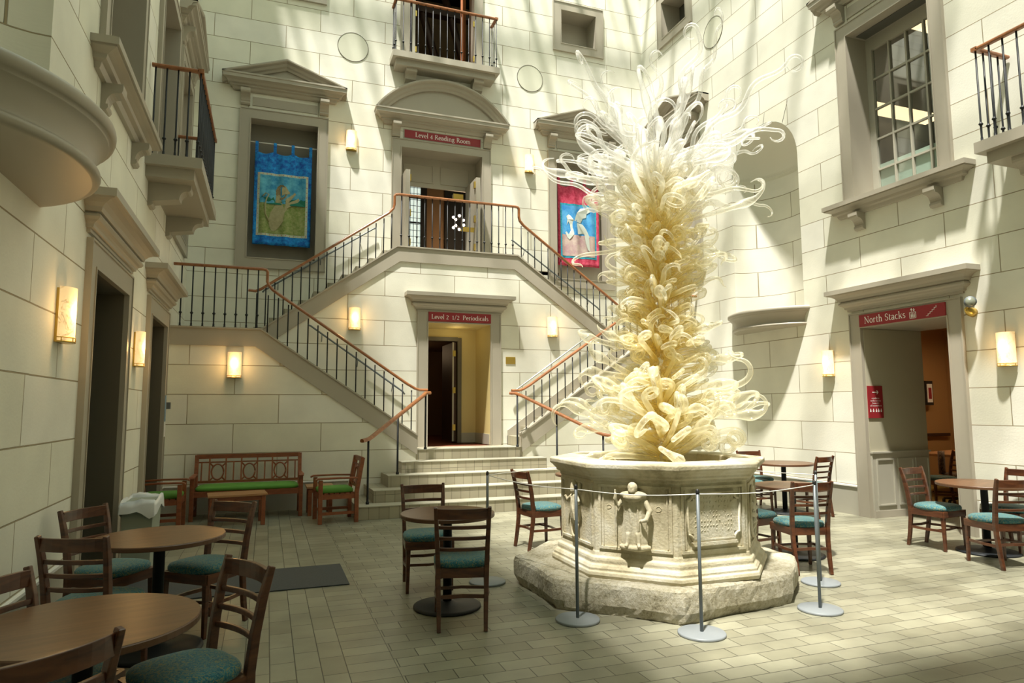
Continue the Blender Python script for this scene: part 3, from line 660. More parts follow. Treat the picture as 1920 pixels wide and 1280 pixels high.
# wall pieces carrying the flights
SL = .6745
def band(f, side, X0, X1, z_hi, z_lo, xe):    # not used
    pass
m = lambda x: x if True else x
def mx_(x, s): return x if s < 0 else 2*CX-x
for s in (-1, 1):
    # lower flight wall (under the stringer): polygon in XZ
    P = [(XL, 0), (2.42, 0), (2.42, .89), (-.20, 2.60), (XL, 2.60)]
    P = [(mx_(x, s), z) for x, z in P]
    k = MB(); k.add([(x, YF, z) for x, z in P], [(0,1,2,3,4)]); struct('wall_lower_'+('left' if s < 0 else 'right'), k, 'stone_b')
    # stringer of lower flight + landing fascia
    P = [(XL, 2.59), (-.20, 2.59), (2.44, .81), (2.44, 1.13), (-.13, 2.86), (XL, 2.86)]
    P = [(mx_(x, s), z) for x, z in P]
    k = MB(); k.prism(P, lambda p, y: (p[0], y, p[1]), YF-.025, YF+.12); k.build('stringer', 'trim', st)
    P = [(XL, 2.86), (-.13, 2.86), (2.45, 1.12), (2.45, 1.15), (-.125, 2.885), (XL, 2.885)]; P = [(mx_(x, s), z) for x, z in P]
    k = MB(); k.prism(P, lambda p, y: (p[0], y, p[1]), YF-.045, YF+.14); k.build('coping', 'trim', st)
    # lower flight treads
    k = MB()
    for i in range(11):
        x1 = 2.42-.262*i; x0 = x1-.262 if i < 10 else XL
        a_, b_ = sorted((mx_(x0, s), mx_(x1, s))); k.box(a_, b_, YF+.12, YM if i < 10 else YB, zl+r_*i + (0 if i < 10 else 0), zl+r_*(i+1))
    k.build('tread_run', 'step', st)
    # inner skirt on the middle wall
    P = [(2.42, .89), (2.42, 1.17), (-.15, 2.95), (-.15, 2.70)]; P = [(mx_(x, s), z) for x, z in P]
    k = MB(); k.prism(P, lambda p, y: (p[0], y, p[1]), YM-.03, YM); k.build('skirt', 'trim', st)
    # upper flight treads
    k = MB(); n = 10; run = (2.20+.26)/n; rz = (ZU-.03-ZL2)/n
    for i in range(n):
        x0 = -.26+run*i; a_, b_ = sorted((mx_(x0, s), mx_(x0+run, s))); k.box(a_, b_, YM+.12, YB, ZL2+rz*i-.1, ZL2+rz*(i+1))
    k.build('tread_run', 'step', st)
# middle wall: carries the upper flight, holds the periodicals door
def zup(x): 
    t = abs(x-CX); return 4.33 if t < 1.14 else 4.33-(t-1.14)*.706
us = sorted(set([XL, XR, 2.26, 4.54, BDL[0], BDL[1], -.45, 7.25]))
k = MB()
for a_, b_ in zip(us, us[1:]):
    if a_ >= BDL[0]-.001 and b_ <= BDL[1]+.001: k.quad((a_,YM,BDL[3]),(b_,YM,BDL[3]),(b_,YM,zup(b_)),(a_,YM,zup(a_)))
    else:
        z0 = .0
        ta, tb = zup(a_), zup(b_)
        if b_ <= -.44 or a_ >= 7.24: ta = tb = 2.2
        k.quad((a_,YM,z0),(b_,YM,z0),(b_,YM,tb),(a_,YM,ta))
struct('wall_middle', k, 'stone_2')
k = MB()
P = [(-.42, 2.44), (2.26, 4.33), (4.54, 4.33), (7.22, 2.44), (7.12, 2.84), (7.06, 2.86), (4.60, 4.60), (2.20, 4.60), (-.26, 2.86), (-.32, 2.84)]
k.prism(P, lambda p, y: (p[0], y, p[1]), YM-.025, YM+.12); k.build('stringer', 'trim', st)
k = MB(); P = [(-.26, 2.86), (2.20, 4.60), (4.60, 4.60), (7.06, 2.86), (7.06, 2.89), (4.61, 4.625), (2.19, 4.625), (-.26, 2.89)]
k.prism(P, lambda p, y: (p[0], y, p[1]), YM-.045, YM+.14); k.build('coping', 'trim', st)
k = MB(); k.box(2.20, 4.60, YM+.12, YB, 4.40, ZU-.03); k.build('landing', 'step', st)

# stair railings
def stair_rail(name, Y, pts_rail, bal_land, bal_slope, zland, label, hland=.985):
    t = empty(name, label=label, cat='railing'); k = MB(); handrail(k, [(x, Y, z) for x, z in pts_rail]); k.build('handrail', 'rail', t)
    for x in bal_land: baluster(t, x, Y, zland, hland)
    for x, z, h in bal_slope: baluster(t, x, Y, z, round(h, 2), knob=False)
    return t
def cz(x): return 2.885 - (x+.13)*SL     # coping top of lower flight
for s in (-1, 1):
    pts = [(-1.43, 3.86), (-.12, 3.86), (-.075, 3.85), (-.055, 3.82), (-.055, 3.66), (-.03, 3.60), (.03, 3.53), (.12, 3.465), (2.26, 2.015), (2.40, 1.935), (2.48, 1.91), (2.62, 1.91)]
    t = stair_rail('stair_railing', YF+.03, [(mx_(x, s), z) for x, z in pts], [mx_(-1.31+.16*j, s) for j in range(8)],
        [(mx_(-.03+.158*j, s), cz(-.03+.158*j)-.01, .63 if j == 0 else .70+.0*j) for j in range(16)], 2.885,
        'lower stair railing on the '+('left, above the teak bench' if s < 0 else 'right, behind the glass sculpture'))
cu = lambda x: 4.60-(2.20-x)*.706 if x < CX else 4.60-(x-4.60)*.706
Lp = [(-.36, 3.64), (-.24, 3.63), (-.15, 3.67), (.0, 3.78), (1.87, 5.12), (2.05, 5.25), (2.13, 5.34), (2.15, 5.42), (2.15, 5.58), (2.17, 5.61), (2.22, 5.62)]
pts = Lp + [(2*CX-x, z) for x, z in Lp[::-1]]
t = empty('stair_railing', label='upper stair railing across the landing below the Level 4 door and down both sides', cat='railing'); k = MB(); handrail(k, [(x, YM+.03, z) for x, z in pts]); k.build('handrail', 'rail', t)
for j in range(16): baluster(t, 2.28+.1493*j, YM+.03, 4.62, .985)
for s in (-1, 1):
    for j in range(17):
        x = 2.10-.145*j; baluster(t, mx_(x, s), YM+.03, cu(x)+.005, .70, knob=False)
# entry step rails with posts
for s in (-1, 1):
    t = empty('step_handrail', label='short sloping wooden handrail on black posts, '+('left' if s < 0 else 'right')+' side of the entry steps', cat='handrail')
    P = [(2.66, YF+.02, 1.86), (2.57, YF-.05, 1.855), (2.50, YF-.18, 1.81), (1.50, 10.25, 1.17), (1.44, 10.17, 1.14), (1.33, 10.07, 1.12)]
    k = MB(); handrail(k, [(mx_(x, s), y, z) for x, y, z in P], .036, .03); k.build('handrail', 'rail', t)
    for x, y, z0, z1 in ((2.56, YF-.10, .902, 1.83), (2.00, 10.84, .546, 1.49), (1.44, 10.18, .19, 1.12)):
        k = MB(); k.lathe([(.026,0),(.026,.03),(.020,.035),(.0165,.05),(.0165,z1-z0)], n=12); k.build('post', 'iron', t, (mx_(x, s), y, z0))
# wall handrails (steel)
def wall_rail(pts, f_out, label, mat='chrome'):
    t = empty('wall_handrail', label=label, cat='handrail'); k = MB(); k.tube(pts, .016, 10); k.build('tube_rail', mat, t)
    for q in (.12, .5, .88):
        a_, b_ = Vector(pts[1]), Vector(pts[-2]); p = a_.lerp(b_, q); k = MB(); k.tube([p, (p.x, p.y, p.z-.06), (p.x, p.y+.05, p.z-.12), (p.x, p.y+.075, p.z-.13)], .008, 6); k.build('rail_bracket', mat, t)
wall_rail([(4.44, YM-.08, 1.85), (4.47, YM-.08, 1.90), (6.12, YM-.08, 3.05), (6.17, YM-.08, 3.06)], 0, 'pale steel handrail on the wall right of the periodicals doorway')
wall_rail([(2.36, YM-.08, 1.85), (2.33, YM-.08, 1.90), (.68, YM-.08, 3.05), (.63, YM-.08, 3.06)], 0, 'thin steel handrail on the wall behind the lower left stair railing', 'steel')
wall_rail([(-.14, YB-.08, 3.78), (-.11, YB-.08, 3.82), (1.9, YB-.08, 5.18), (1.95, YB-.08, 5.2)], 0, 'thin steel handrail on the back wall below the blue banner', 'steel')
wall_rail([(6.94, YB-.08, 3.78), (6.91, YB-.08, 3.82), (4.9, YB-.08, 5.18), (4.85, YB-.08, 5.2)], 0, 'thin steel handrail on the back wall below the crimson banner', 'steel')

# ------------------------------------------------------------------ periodicals doorway
d7 = sroot('door_7')
k = MB(); cas(k, FM, *BDL, .21, lift=.01); k.build('casing', 'trim', d7)
k = MB(); reveal(k, FM, *BDL, .95, floor=False); k.build('reveal', 'cream', d7)
k = MB(); sweep_cap(k, FM, BDL[0]-.20, BDL[1]+.20, [(x, z+.40) for x, z in DOORCAP]); k.build('cornice', 'trim', d7)
k = MB(); Yv = YM+.95
k.box(3.72, 4.6, Yv, Yv+.05, .9, 3.2); k.box(2.7, 3.72, Yv, Yv+.05, 3.03, 3.2); k.build('vestibule_wall', 'cream', d7)
k = MB(); k.box(3.72, 4.03, Yv-.015, Yv, .9, 1.10); k.box(4.015, 4.03, YM+.02, Yv, .9, 1.10); k.build('skirting', 'base', d7)
k = MB(); k.box(3.64, 3.72, Yv-.03, Yv+.06, .9, 3.03); k.box(2.8, 3.64, Yv-.03, Yv+.06, 2.96, 3.04); k.build('inner_frame', 'trimd', d7)
k = MB(); k.box(3.56, 3.61, Yv+.02, Yv+.95, .93, 2.94); k.build('door_leaf', 'brown', d7)
k = MB(); k.box(3.535, 3.565, Yv+.0, Yv+.03, .93, 2.94); k.build('door_edge', 'base', d7)
for z in (1.15, 1.9, 2.65): k = MB(); k.box(3.54, 3.60, Yv-.012, Yv+.005, z, z+.12); k.build('hinge', 'brass', d7)
k = MB(); k.box(2.2, 4.6, Yv-.94, 17.5, .86, .885); struct('floor_corridor', k, plain('red_brown_floor', (.16, .04, .02), .4))
room('wall_corridor', 2.2, 4.6, Yv+.06, 17.5, .88, 3.1, 'tan', ('y0', 'z0'))
k = MB(); k.add([(2.35, 15.9, 1.15), (3.30, 14.6, 1.15), (3.30, 14.6, 2.7), (2.35, 15.9, 2.7)], [(0,1,2,3)]); 
pt = MB(); pt.box(2.60, 3.05, 17.3, 17.36, 1.7, 2.3)
li = bpy.data.lights.new('corridor_light', 'POINT'); li.energy = 5; li.color = (1, .7, .4); li.shadow_soft_size = .2; lo = bpy.data.objects.new('corridor_light', li); COL.objects.link(lo); lo.location = (2.9, 15.6, 2.9)
li = bpy.data.lights.new('vestibule_light', 'POINT'); li.energy = 1.6; li.color = (1, .8, .4); li.shadow_soft_size = .12; lo = bpy.data.objects.new('vestibule_light', li); COL.objects.link(lo); lo.location = (3.5, 12.8, 3.05)

# ------------------------------------------------------------------ level 4 doorway
d8 = sroot('door_8'); a, b, c, d = BD4
k = MB(); cas(k, FB, a, b, c, d, .2, lift=-.02); k.build('casing', 'trim', d8)
k = MB(); reveal(k, FB, a, b, c, d, .50); k.build('reveal', 'trim', d8)
for u in (2.34, 4.32): k = MB(); bracket(k, FB, u, 7.455); k.build('bracket', 'trim', d8)
pediment(d8, FB, 2.14, 4.52, 7.43, 8.47, arch=True)
k = MB(); k.box(a, b, YB+.46, YB+.50, 6.34, d); k.build('transom', 'trim', d8)
k = MB()
for x0, x1 in ((a+.14, 3.25), (3.41, b-.14)):
    for q in ((x0, x1, 6.44, 6.46), (x0, x1, 6.82, 6.84), (x0, x0+.02, 6.46, 6.82), (x1-.02, x1, 6.46, 6.82)): k.box(q[0], q[1], YB+.445, YB+.46, q[2], q[3])
k.build('transom_panel', 'trim', d8)
for x0, s in ((2.49, 1), (3.90+.07, -1)):
    y0 = YB-.36
    k = MB(); k.box(x0+.0, x0+.09, y0, YB+.44, 4.61, 6.40); k.build('door_leaf', 'trim', d8)
    k = MB(); xx = x0+.09 if s > 0 else x0-.03
    for z in (4.85, 5.45, 6.18): k.box(xx, xx+.03, y0+.03, y0+.10, z, z+.14)
    k.build('hinge', 'brass', d8)
k = MB(); k.box(3.70, 3.96, YB-.28, YB-.22, 5.28, 5.34); k.box(3.66, 3.95, YB-.29, YB-.27, 5.24, 5.28); k.build('push_bar', 'brass', d8)
k = MB(); k.box(3.66, 3.88, YB+.30, YB+.42, 6.10, 6.22); k.build('door_closer', 'brass', d8)
k = MB(); k.box(1.9, 6.0, YB, 17, 4.50, 4.575); struct('floor_reading_room', k, 'brown')
room('wall_reading_room', 1.9, 6.0, YB+.51, 16.6, 4.6, 8.6, 'tan', ('y0', 'z0'))
k = MB(); k.box(4.20, 4.75, 16.5, 16.58, 4.6, 8.6); k.box(3.56, 3.72, 16.5, 16.58, 4.6, 8.6); struct('trim_24', k, 'dark')
w10 = sroot('window_10')
k = MB(); k.quad((3.12,16.55,5.0),(3.56,16.55,5.0),(3.56,16.55,7.6),(3.12,16.55,7.6)); k.build('leaded_glass', 'stained', w10)
k = MB()
for z in (5.0, 5.65, 6.3, 6.95, 7.55): k.box(3.1, 3.58, 16.50, 16.54, z, z+.035)
for j in range(1, 5): k.box(3.12+.088*j-.004, 3.12+.088*j+.004, 16.52, 16.54, 5, 7.6)
for j in range(1, 16): k.box(3.12, 3.56, 16.52, 16.54, 5+.16*j-.004, 5+.16*j+.004)
k.box(3.08, 3.12, 16.49, 16.56, 5, 7.6); k.build('lead_came', 'black', w10)
ch = empty('chandelier', (4.36, 15.5, 6.12), label='chandelier with round lit globes glimpsed inside the Level 4 reading room', cat='chandelier')
k = MB(); k.tube([(0,0,2.3),(0,0,-.12)], .015, 8)
gp = []
for ring, (rr, zz, nn) in enumerate(((.20, .13, 6), (.20, -.10, 6))):
    for j in range(nn): an = 2*PI*(j+.5*ring)/nn; gp.append((rr*math.cos(an), rr*math.sin(an), zz)); k.tube([(0,0,zz-.02), (rr*math.cos(an), rr*math.sin(an), zz)], .008, 5)
k.build('chandelier_frame', 'black', ch)
for p in gp: k = MB(); k.lathe([(.034*math.sin(PI*j/8)+.0005, -.034*math.cos(PI*j/8)) for j in range(9)], p, 12); k.build('globe', 'globe', ch)
li = bpy.data.lights.new('reading_room_light', 'POINT'); li.energy = 30; li.color = (1, .7, .4); li.shadow_soft_size = .25; lo = bpy.data.objects.new('reading_room_light', li); COL.objects.link(lo); lo.location = (4.36, 15.5, 5.7)

# ------------------------------------------------------------------ signs
TK, TN, SF = .088, .042, .030       # thick stem, hairline, serif height
def _ln(x0, y0, x1, y1, w0=TK, w1=None): return [((x0, y0, w0), (x1, y1, w0 if w1 is None else w1))]
def _arc(cx, cy, rx, ry, a0, a1, n=14, tk=TK):
    L = []
    for i in range(n+1):
        a = math.radians(a0+(a1-a0)*i/n); L.append((cx+rx*math.cos(a), cy+ry*math.sin(a), TN+(tk-TN)*abs(math.cos(a))**1.3))
    return [tuple(L)]
def _sf(x, y, w=.20): return [((x-w/2, y, SF), (x+w/2, y, SF))]
CH, XH = .66, .43
h_ = SF/2
GL = {
 'L': (.50, _ln(.13,0,.13,CH)+_sf(.13,h_)+_sf(.13,CH-h_)+_ln(.13,h_,.44,h_,TN)+_ln(.44,0,.46,.15,TN,.03)),
 'N': (.68, _ln(.13,0,.13,CH,TN)+_ln(.55,0,.55,CH,TN)+_ln(.11,CH-.02,.555,.02,TK)+_sf(.13,h_)+_sf(.12,CH-h_,.18)+_sf(.55,CH-h_)),
 'R': (.60, _ln(.13,0,.13,CH)+_sf(.13,h_)+_sf(.13,CH-h_)+_ln(.13,CH-TN/2,.28,CH-TN/2,TN)+_ln(.13,.34,.28,.34,TN)+_arc(.28,.50,.13,.14,-90,90)+_ln(.28,.34,.53,.02,TK)+_sf(.54,h_,.12)),
 'P': (.54, _ln(.13,0,.13,CH)+_sf(.13,h_)+_sf(.13,CH-h_)+_ln(.13,CH-TN/2,.28,CH-TN/2,TN)+_ln(.13,.30,.28,.30,TN)+_arc(.28,.475,.15,.165,-90,90)),
 'S': (.48, _arc(.25,.49,.145,.155,50,270)+_arc(.25,.175,.155,.165,90,-130)+_ln(.38,.50,.38,.62,TN)+_ln(.09,.04,.09,.17,TN)),
 'a': (.44, _arc(.19,.12,.12,.11,20,340)+_ln(.32,.02,.32,.30)+_arc(.20,.30,.12,.12,0,165)+_sf(.37,h_,.08)),
 'c': (.40, _arc(.22,XH/2,.155,XH/2-.012,50,310)),
 'd': (.50, _arc(.22,XH/2,.15,XH/2-.012,25,335)+_ln(.37,0,.37,.70)+_sf(.33,.70-h_,.09)+_sf(.42,h_,.10)),
 'e': (.42, _arc(.22,XH/2,.155,XH/2-.012,0,310)+_ln(.08,.225,.37,.225,TN)),
 'g': (.48, _arc(.20,.30,.13,.12,0,360)+_ln(.14,.18,.12,.08,TN)+_arc(.23,-.05,.17,.12,0,360)+_ln(.12,.07,.34,.05,TK*.7)+_ln(.30,.38,.42,.42,TN)),
 'h': (.52, _ln(.12,0,.12,.70)+_sf(.12,h_)+_sf(.08,.70-h_,.09)+_arc(.26,.27,.13,.15,0,160)+_ln(.39,0,.39,.28)+_sf(.39,h_)),
 'i': (.26, _ln(.13,0,.13,XH)+_sf(.13,h_)+_sf(.09,XH-h_,.09)+[((.09,.57,.07),(.17,.57,.07))]),
 'k': (.50, _ln(.12,0,.12,.70)+_sf(.12,h_)+_sf(.08,.70-h_,.09)+_ln(.14,.18,.38,XH-.02,TN)+_ln(.22,.26,.43,.02,TK)+_sf(.38,XH-h_,.13)+_sf(.44,h_,.12)),
 'l': (.26, _ln(.13,0,.13,.70)+_sf(.13,h_)+_sf(.09,.70-h_,.09)),
 'm': (.78, _ln(.12,0,.12,XH)+_sf(.12,h_)+_sf(.08,XH-h_,.09)+_arc(.25,.27,.13,.15,0,160)+_ln(.38,0,.38,.28)+_sf(.38,h_)+_arc(.51,.27,.13,.15,0,160)+_ln(.64,0,.64,.28)+_sf(.64,h_)),
 'n': (.52, _ln(.12,0,.12,XH)+_sf(.12,h_)+_sf(.08,XH-h_,.09)+_arc(.26,.27,.13,.15,0,160)+_ln(.39,0,.39,.28)+_sf(.39,h_)),
 'o': (.46, _arc(.23,XH/2,.165,XH/2-.012,0,360)),
 'r': (.36, _ln(.12,0,.12,XH)+_sf(.12,h_)+_sf(.08,XH-h_,.09)+_arc(.24,.28,.11,.13,60,160)+[((.28,.38,.07),(.33,.38,.07))]),
 's': (.36, _arc(.18,.315,.10,.10,40,270)+_arc(.18,.115,.11,.10,90,-140)),
 't': (.32, _ln(.14,.05,.14,.56)+_arc(.22,.07,.08,.06,180,320)+_sf(.17,XH-h_,.22)),
 'v': (.46, _ln(.08,XH,.22,0,TK)+_ln(.38,XH,.24,0,TN)+_sf(.09,XH-h_,.16)+_sf(.38,XH-h_,.13)),
 '1': (.36, _ln(.18,0,.18,CH-.1)+_sf(.18,h_)+_ln(.08,CH-.2,.18,CH-.11,TN)),
 '2': (.44, _arc(.21,.42,.14,.14,150,-30)+_ln(.33,.36,.08,.03,TN)+_ln(.07,.035,.38,.035,.07)),
 '4': (.46, _ln(.29,-.06,.29,CH-.12)+_ln(.29,CH-.13,.05,.14,TN)+_ln(.05,.13,.42,.13,.045)),
 '/': (.40, _ln(.06,-.05,.34,.70,TN+.01)),
 ' ': (.26, []),
}
def text(body, size, f, u, d, z, parent, mat='white', name='lettering', sx=1.0, flip=False, gap=1.0):
    """raised serif lettering, one object per line, centred on (u, z)"""
    lines = body.split('\n')
    for li_, line in enumerate(lines):
        words = []; mb = MB(); x = 0; W_ = sum(GL.get(c, GL['n'])[0] for c in line); zz = z+(len(lines)-1)/2*size*gap - li_*size*gap - .30*size
        for ci, c in enumerate(line):
            if c == ' ' and mb.v: mb.build(name, mat, parent); mb = MB()
            adv, st_ = GL.get(c, GL['n'])
            for si, stroke in enumerate(st_):
                L, Rr = [], []
                for i_, p_ in enumerate(stroke):
                    a_, b_ = stroke[max(0, i_-1)], stroke[min(len(stroke)-1, i_+1)]; dx, dy = b_[0]-a_[0], b_[1]-a_[1]; q = math.hypot(dx, dy) or 1
                    nx_, ny = -dy/q*p_[2]/2, dx/q*p_[2]/2; L.append((p_[0]+nx_, p_[1]+ny)); Rr.append((p_[0]-nx_, p_[1]-ny))
                dd = d + .0004 + .0002*(si % 4)
                for i_ in range(len(stroke)-1):
                    Q = [L[i_], L[i_+1], Rr[i_+1], Rr[i_]]; Q = [(f(u+(-1 if flip else 1)*((x+q_[0])-W_/2)*size*sx, dd, zz+q_[1]*size)) for q_ in Q]; mb.quad(*Q)
            x += adv
        if mb.v: mb.build(name, mat, parent)
s1 = empty('level_four_sign', label='crimson sign reading Level 4 Reading Room under the arched pediment', cat='sign')
k = MB(); fbox(k, FB, 2.52, 4.17, 0, .018, 7.20, 7.37); k.build('sign_panel', 'sign', s1); text('Level 4 Reading Room', .150, FB, 3.345, .019, 7.285, s1, sx=.91)
k = MB(); fbox(k, FB, 2.50, 4.19, 0, .012, 7.18, 7.39); k.build('sign_border', 'trim', s1)
s2 = empty('periodicals_sign', label='crimson sign reading Level 2 1/2 Periodicals over the lower doorway', cat='sign')
k = MB(); fbox(k, FM, 2.80, 4.03, .04, .062, 3.225, 3.40); k.build('sign_panel', 'sign', s2); text('Level 2  1/2  Periodicals', .128, FM, 3.415, .063, 3.308, s2, sx=.95)
s3 = empty('north_stacks_sign', label='crimson sign reading North Stacks with lift and stair symbols over the right doorway', cat='sign')
k = MB(); fbox(k, FR, OR[0], OR[1], .04, .060, 2.765, 2.94); k.build('sign_panel', 'sign', s3); text('North Stacks', .148, FR, 7.01, .061, 2.852, s3, sx=.90, flip=True)
# symbols: lift and stairs (drawn in u, mirrored as seen)
def poly(mb, f, pts, d0, d1): mb.prism(pts, lambda p, d: f(p[0], d, p[1]), d0, d1)
k = MB(); u0 = 6.51
for q in ((u0, u0+.10, 2.785, 2.793), (u0, u0+.10, 2.865, 2.873), (u0, u0+.009, 2.785, 2.873), (u0+.091, u0+.10, 2.785, 2.873)): fbox(k, FR, q[0], q[1], .060, .063, q[2], q[3])
for uu in (u0+.028, u0+.05, u0+.072): fbox(k, FR, uu-.006, uu+.006, .060, .063, 2.80, 2.838); fbox(k, FR, uu-.005, uu+.005, .060, .063, 2.842, 2.854)
for uu, s in ((u0+.068, 1), (u0+.032, -1)):
    zc = 2.902; poly(k, FR, [(uu-.016, zc), (uu, zc+.026*s), (uu+.016, zc)], .060, .063); fbox(k, FR, uu-.004, uu+.004, .060, .063, min(zc, zc-.02*s), max(zc, zc-.02*s))
k.build('lift_symbol', 'white', s3); k = MB()
for j in range(5): fbox(k, FR, 6.335-.030*j, 6.335-.030*j+.034, .060, .063, 2.79+.024*j, 2.796+.024*j); fbox(k, FR, 6.335-.030*j, 6.335-.030*j+.006, .060, .063, 2.79+.024*j, 2.82+.024*j)
k.build('stair_symbol', 'white', s3)
FJ = F(lambda u, d, z: (u, OR[1]-.007-d, z))
s4 = empty('direction_sign', label='small crimson direction sign with white arrow on the side of the North Stacks doorway', cat='sign')
k = MB(); fbox(k, FJ, 8.26, 8.55, 0, .012, 1.43, 1.90); k.build('sign_panel', 'sign', s4)
k = MB(); fbox(k, FJ, 8.35, 8.45, .012, .014, 1.802, 1.812); poly(k, FJ, [(8.43, 1.835), (8.442, 1.835), (8.468, 1.807), (8.442, 1.779), (8.43, 1.779), (8.452, 1.807)], .012, .014)
k.build('arrow', 'white', s4); k = MB()
for uu in (8.30, 8.355, 8.41, 8.455, 8.505): fbox(k, FJ, uu-.012, uu+.012, .012, .014, 1.52, 1.545); fbox(k, FJ, uu-.006, uu+.006, .012, .014, 1.55, 1.565)
k.build('symbols', 'white', s4); text('circulation\nmedia services\nRoom 221\ncall numbers a c', .036, FJ, 8.405, .013, 1.665, s4, sx=.98)
pq = MB(); fbox(pq, FM, 4.35, 4.55, 0, .012, 2.45, 2.59); bevel(pq.build('brass_plaque', 'brass')); o = bpy.data.objects['brass_plaque']; tag(o, 'small brass plaque on the wall right of the periodicals doorway', 'plaque')
oc = MB(); fbox(oc, FL, 8.38, 8.46, 0, .006, .55, .67); tag(oc.build('outlet_plate', 'plate'), 'pale outlet plate low on the left wall between the two doorways', 'outlet')
ic = empty('door_notice', label='blue and white notices hung on the casing of the second left doorway', cat='notice')
k = MB(); fbox(k, FL, 10.93, 11.03, .052, .058, 1.42, 1.80); k.build('blue_notice', 'notice', ic); k = MB(); fbox(k, FL, 10.94, 11.02, .052, .060, 1.20, 1.42); k.build('white_notice', 'white', ic)
k = MB(); fbox(k, FL, 11.12, 11.20, 0, .10, 1.60, 1.70); tag(k.build('door_control_box', 'steel'), 'small grey control box on the wall beside the second left doorway', 'control box')
# flood light right of the north stacks door
sp = empty('spotlight', label='brass wall spotlight right of the North Stacks sign', cat='spotlight')
base_c = Vector((XR, 5.78, 2.78))
k = MB(); k.tube([(XR, 5.78, 2.76), (XR-.05, 5.78, 2.77), (XR-.13, 5.77, 2.80)], [.06, .058, .028], 14); k.build('mount', 'brass', sp)
k = MB(); k.tube([(XR-.12, 5.77, 2.80), (XR-.16, 5.72, 2.84)], .012, 8); k.build('arm', 'brass', sp)
hd = Vector((-.80, -.75, .12)).normalized(); p = Vector((XR-.16, 5.70, 2.87))
k = MB(); k.tube([p-hd*.10, p-hd*.04, p+hd*.04], [.02, .058, .068], 18); k.build('lamp_housing', 'steel', sp)
k = MB(); k.tube([p+hd*.036, p+hd*.046], [.056, .052], 18); k.build('lens', 'spotl', sp)
# framed picture and furniture in the north room
pc = empty('framed_picture', label='small dark framed picture inside the North Stacks room', cat='picture')
k = MB(); k.box(12.78, 12.98, 10.05, 10.11, 1.62, 2.12); k.build('frame', 'black', pc); k = MB(); k.box(12.81, 12.95, 10.04, 10.052, 1.68, 2.06); k.build('print', 'white', pc)
k = MB(); k.box(12.84, 12.92, 10.034, 10.041, 1.75, 1.98); k.build('image', 'sign', pc)

# ------------------------------------------------------------------ wall lamps
_sc = None
def sconce(f, u, z, label, watts=5):
    global _sc
    p = f(u, 0, z); q = Vector(f(u, 1, z)) - Vector(p); ang = math.atan2(q.y, q.x)+PI/2   # local -y points into the room
    if _sc is None:
        t = empty('wall_sconce'); n = 10
        arc = [(-.105*math.cos(PI*j/n), -.02-.085*math.sin(PI*j/n)) for j in range(n+1)]
        k = MB(); pr = [(x, y) for x, y in arc] + [(x*.93, y*.93-.0) for x, y in arc[::-1]]
        k.add([(x, y, -.195) for x, y in arc]+[(x, y, .20) for x, y in arc], [(j, j+1, n+2+j, n+1+j) for j in range(n)], True); o = k.build('shade', 'alab', t)
        k = MB(); k.prism([(-.10,0),(-.10,-.02)]+[(x*.97, y*.97) for x, y in arc]+[(.10,-.02),(.10,0)], lambda p_, z_: (p_[0], p_[1], z_), -.205, -.195)
        k.tube([(x*1.03, y*1.03, -.17) for x, y in arc], .004, 5); k.tube([(x*1.03, y*1.03, -.20) for x, y in arc], .006, 5)
        for j in (1, 4, 6, 9): k.tube([(arc[j][0]*1.03, arc[j][1]*1.03, -.2), (arc[j][0]*1.03, arc[j][1]*1.03, -.165)], .004, 5)
        k.build('brass_cradle', 'brass', t)
        k = MB(); k.box(-.095, .095, -.018, 0, -.205, .19); k.build('back_plate', 'brass', t)
        _sc = t; o = t
    else: o = copy_tree(_sc)
    o.location = p; o.rotation_euler = (0, 0, ang); tag(o, label, 'wall lamp', 'alabaster wall sconces')
    li = bpy.data.lights.new('sconce_light', 'POINT'); li.energy = watts; li.color = (1, .56, .20); li.shadow_soft_size = .06
    lo = bpy.data.objects.new('sconce_light', li); COL.objects.link(lo); lo.location = f(u, .16, z+.02)
for f, u, z, l, wt in ((FL, 5.70, 2.29, 'veined alabaster wall sconce left of the first doorway on the left wall, largest in view', 5), (FL, 8.70, 2.29, 'veined alabaster wall sconce between the two doorways on the left wall', 5),
    (FF, -.50, 2.29, 'glowing alabaster wall sconce above the teak bench under the stair landing', 6), (FM, 1.445, 3.21, 'alabaster wall sconce left of the periodicals doorway, above the lower stair rail', 5),
    (FM, 5.34, 3.21, 'alabaster wall sconce right of the periodicals doorway', 3), (FB, 1.442, 6.97, 'alabaster wall sconce between the blue banner and the Level 4 doorway', 3), (FB, 5.30, 6.97, 'alabaster wall sconce between the Level 4 doorway and the crimson banner', 3),
    (FR, 8.09, 2.27, 'alabaster wall sconce between the round niche shelf and the North Stacks doorway', 3), (FR, 5.40, 2.27, 'alabaster wall sconce right of the North Stacks doorway, near the photo edge', 3)):
    sconce(f, u, z, l, wt)

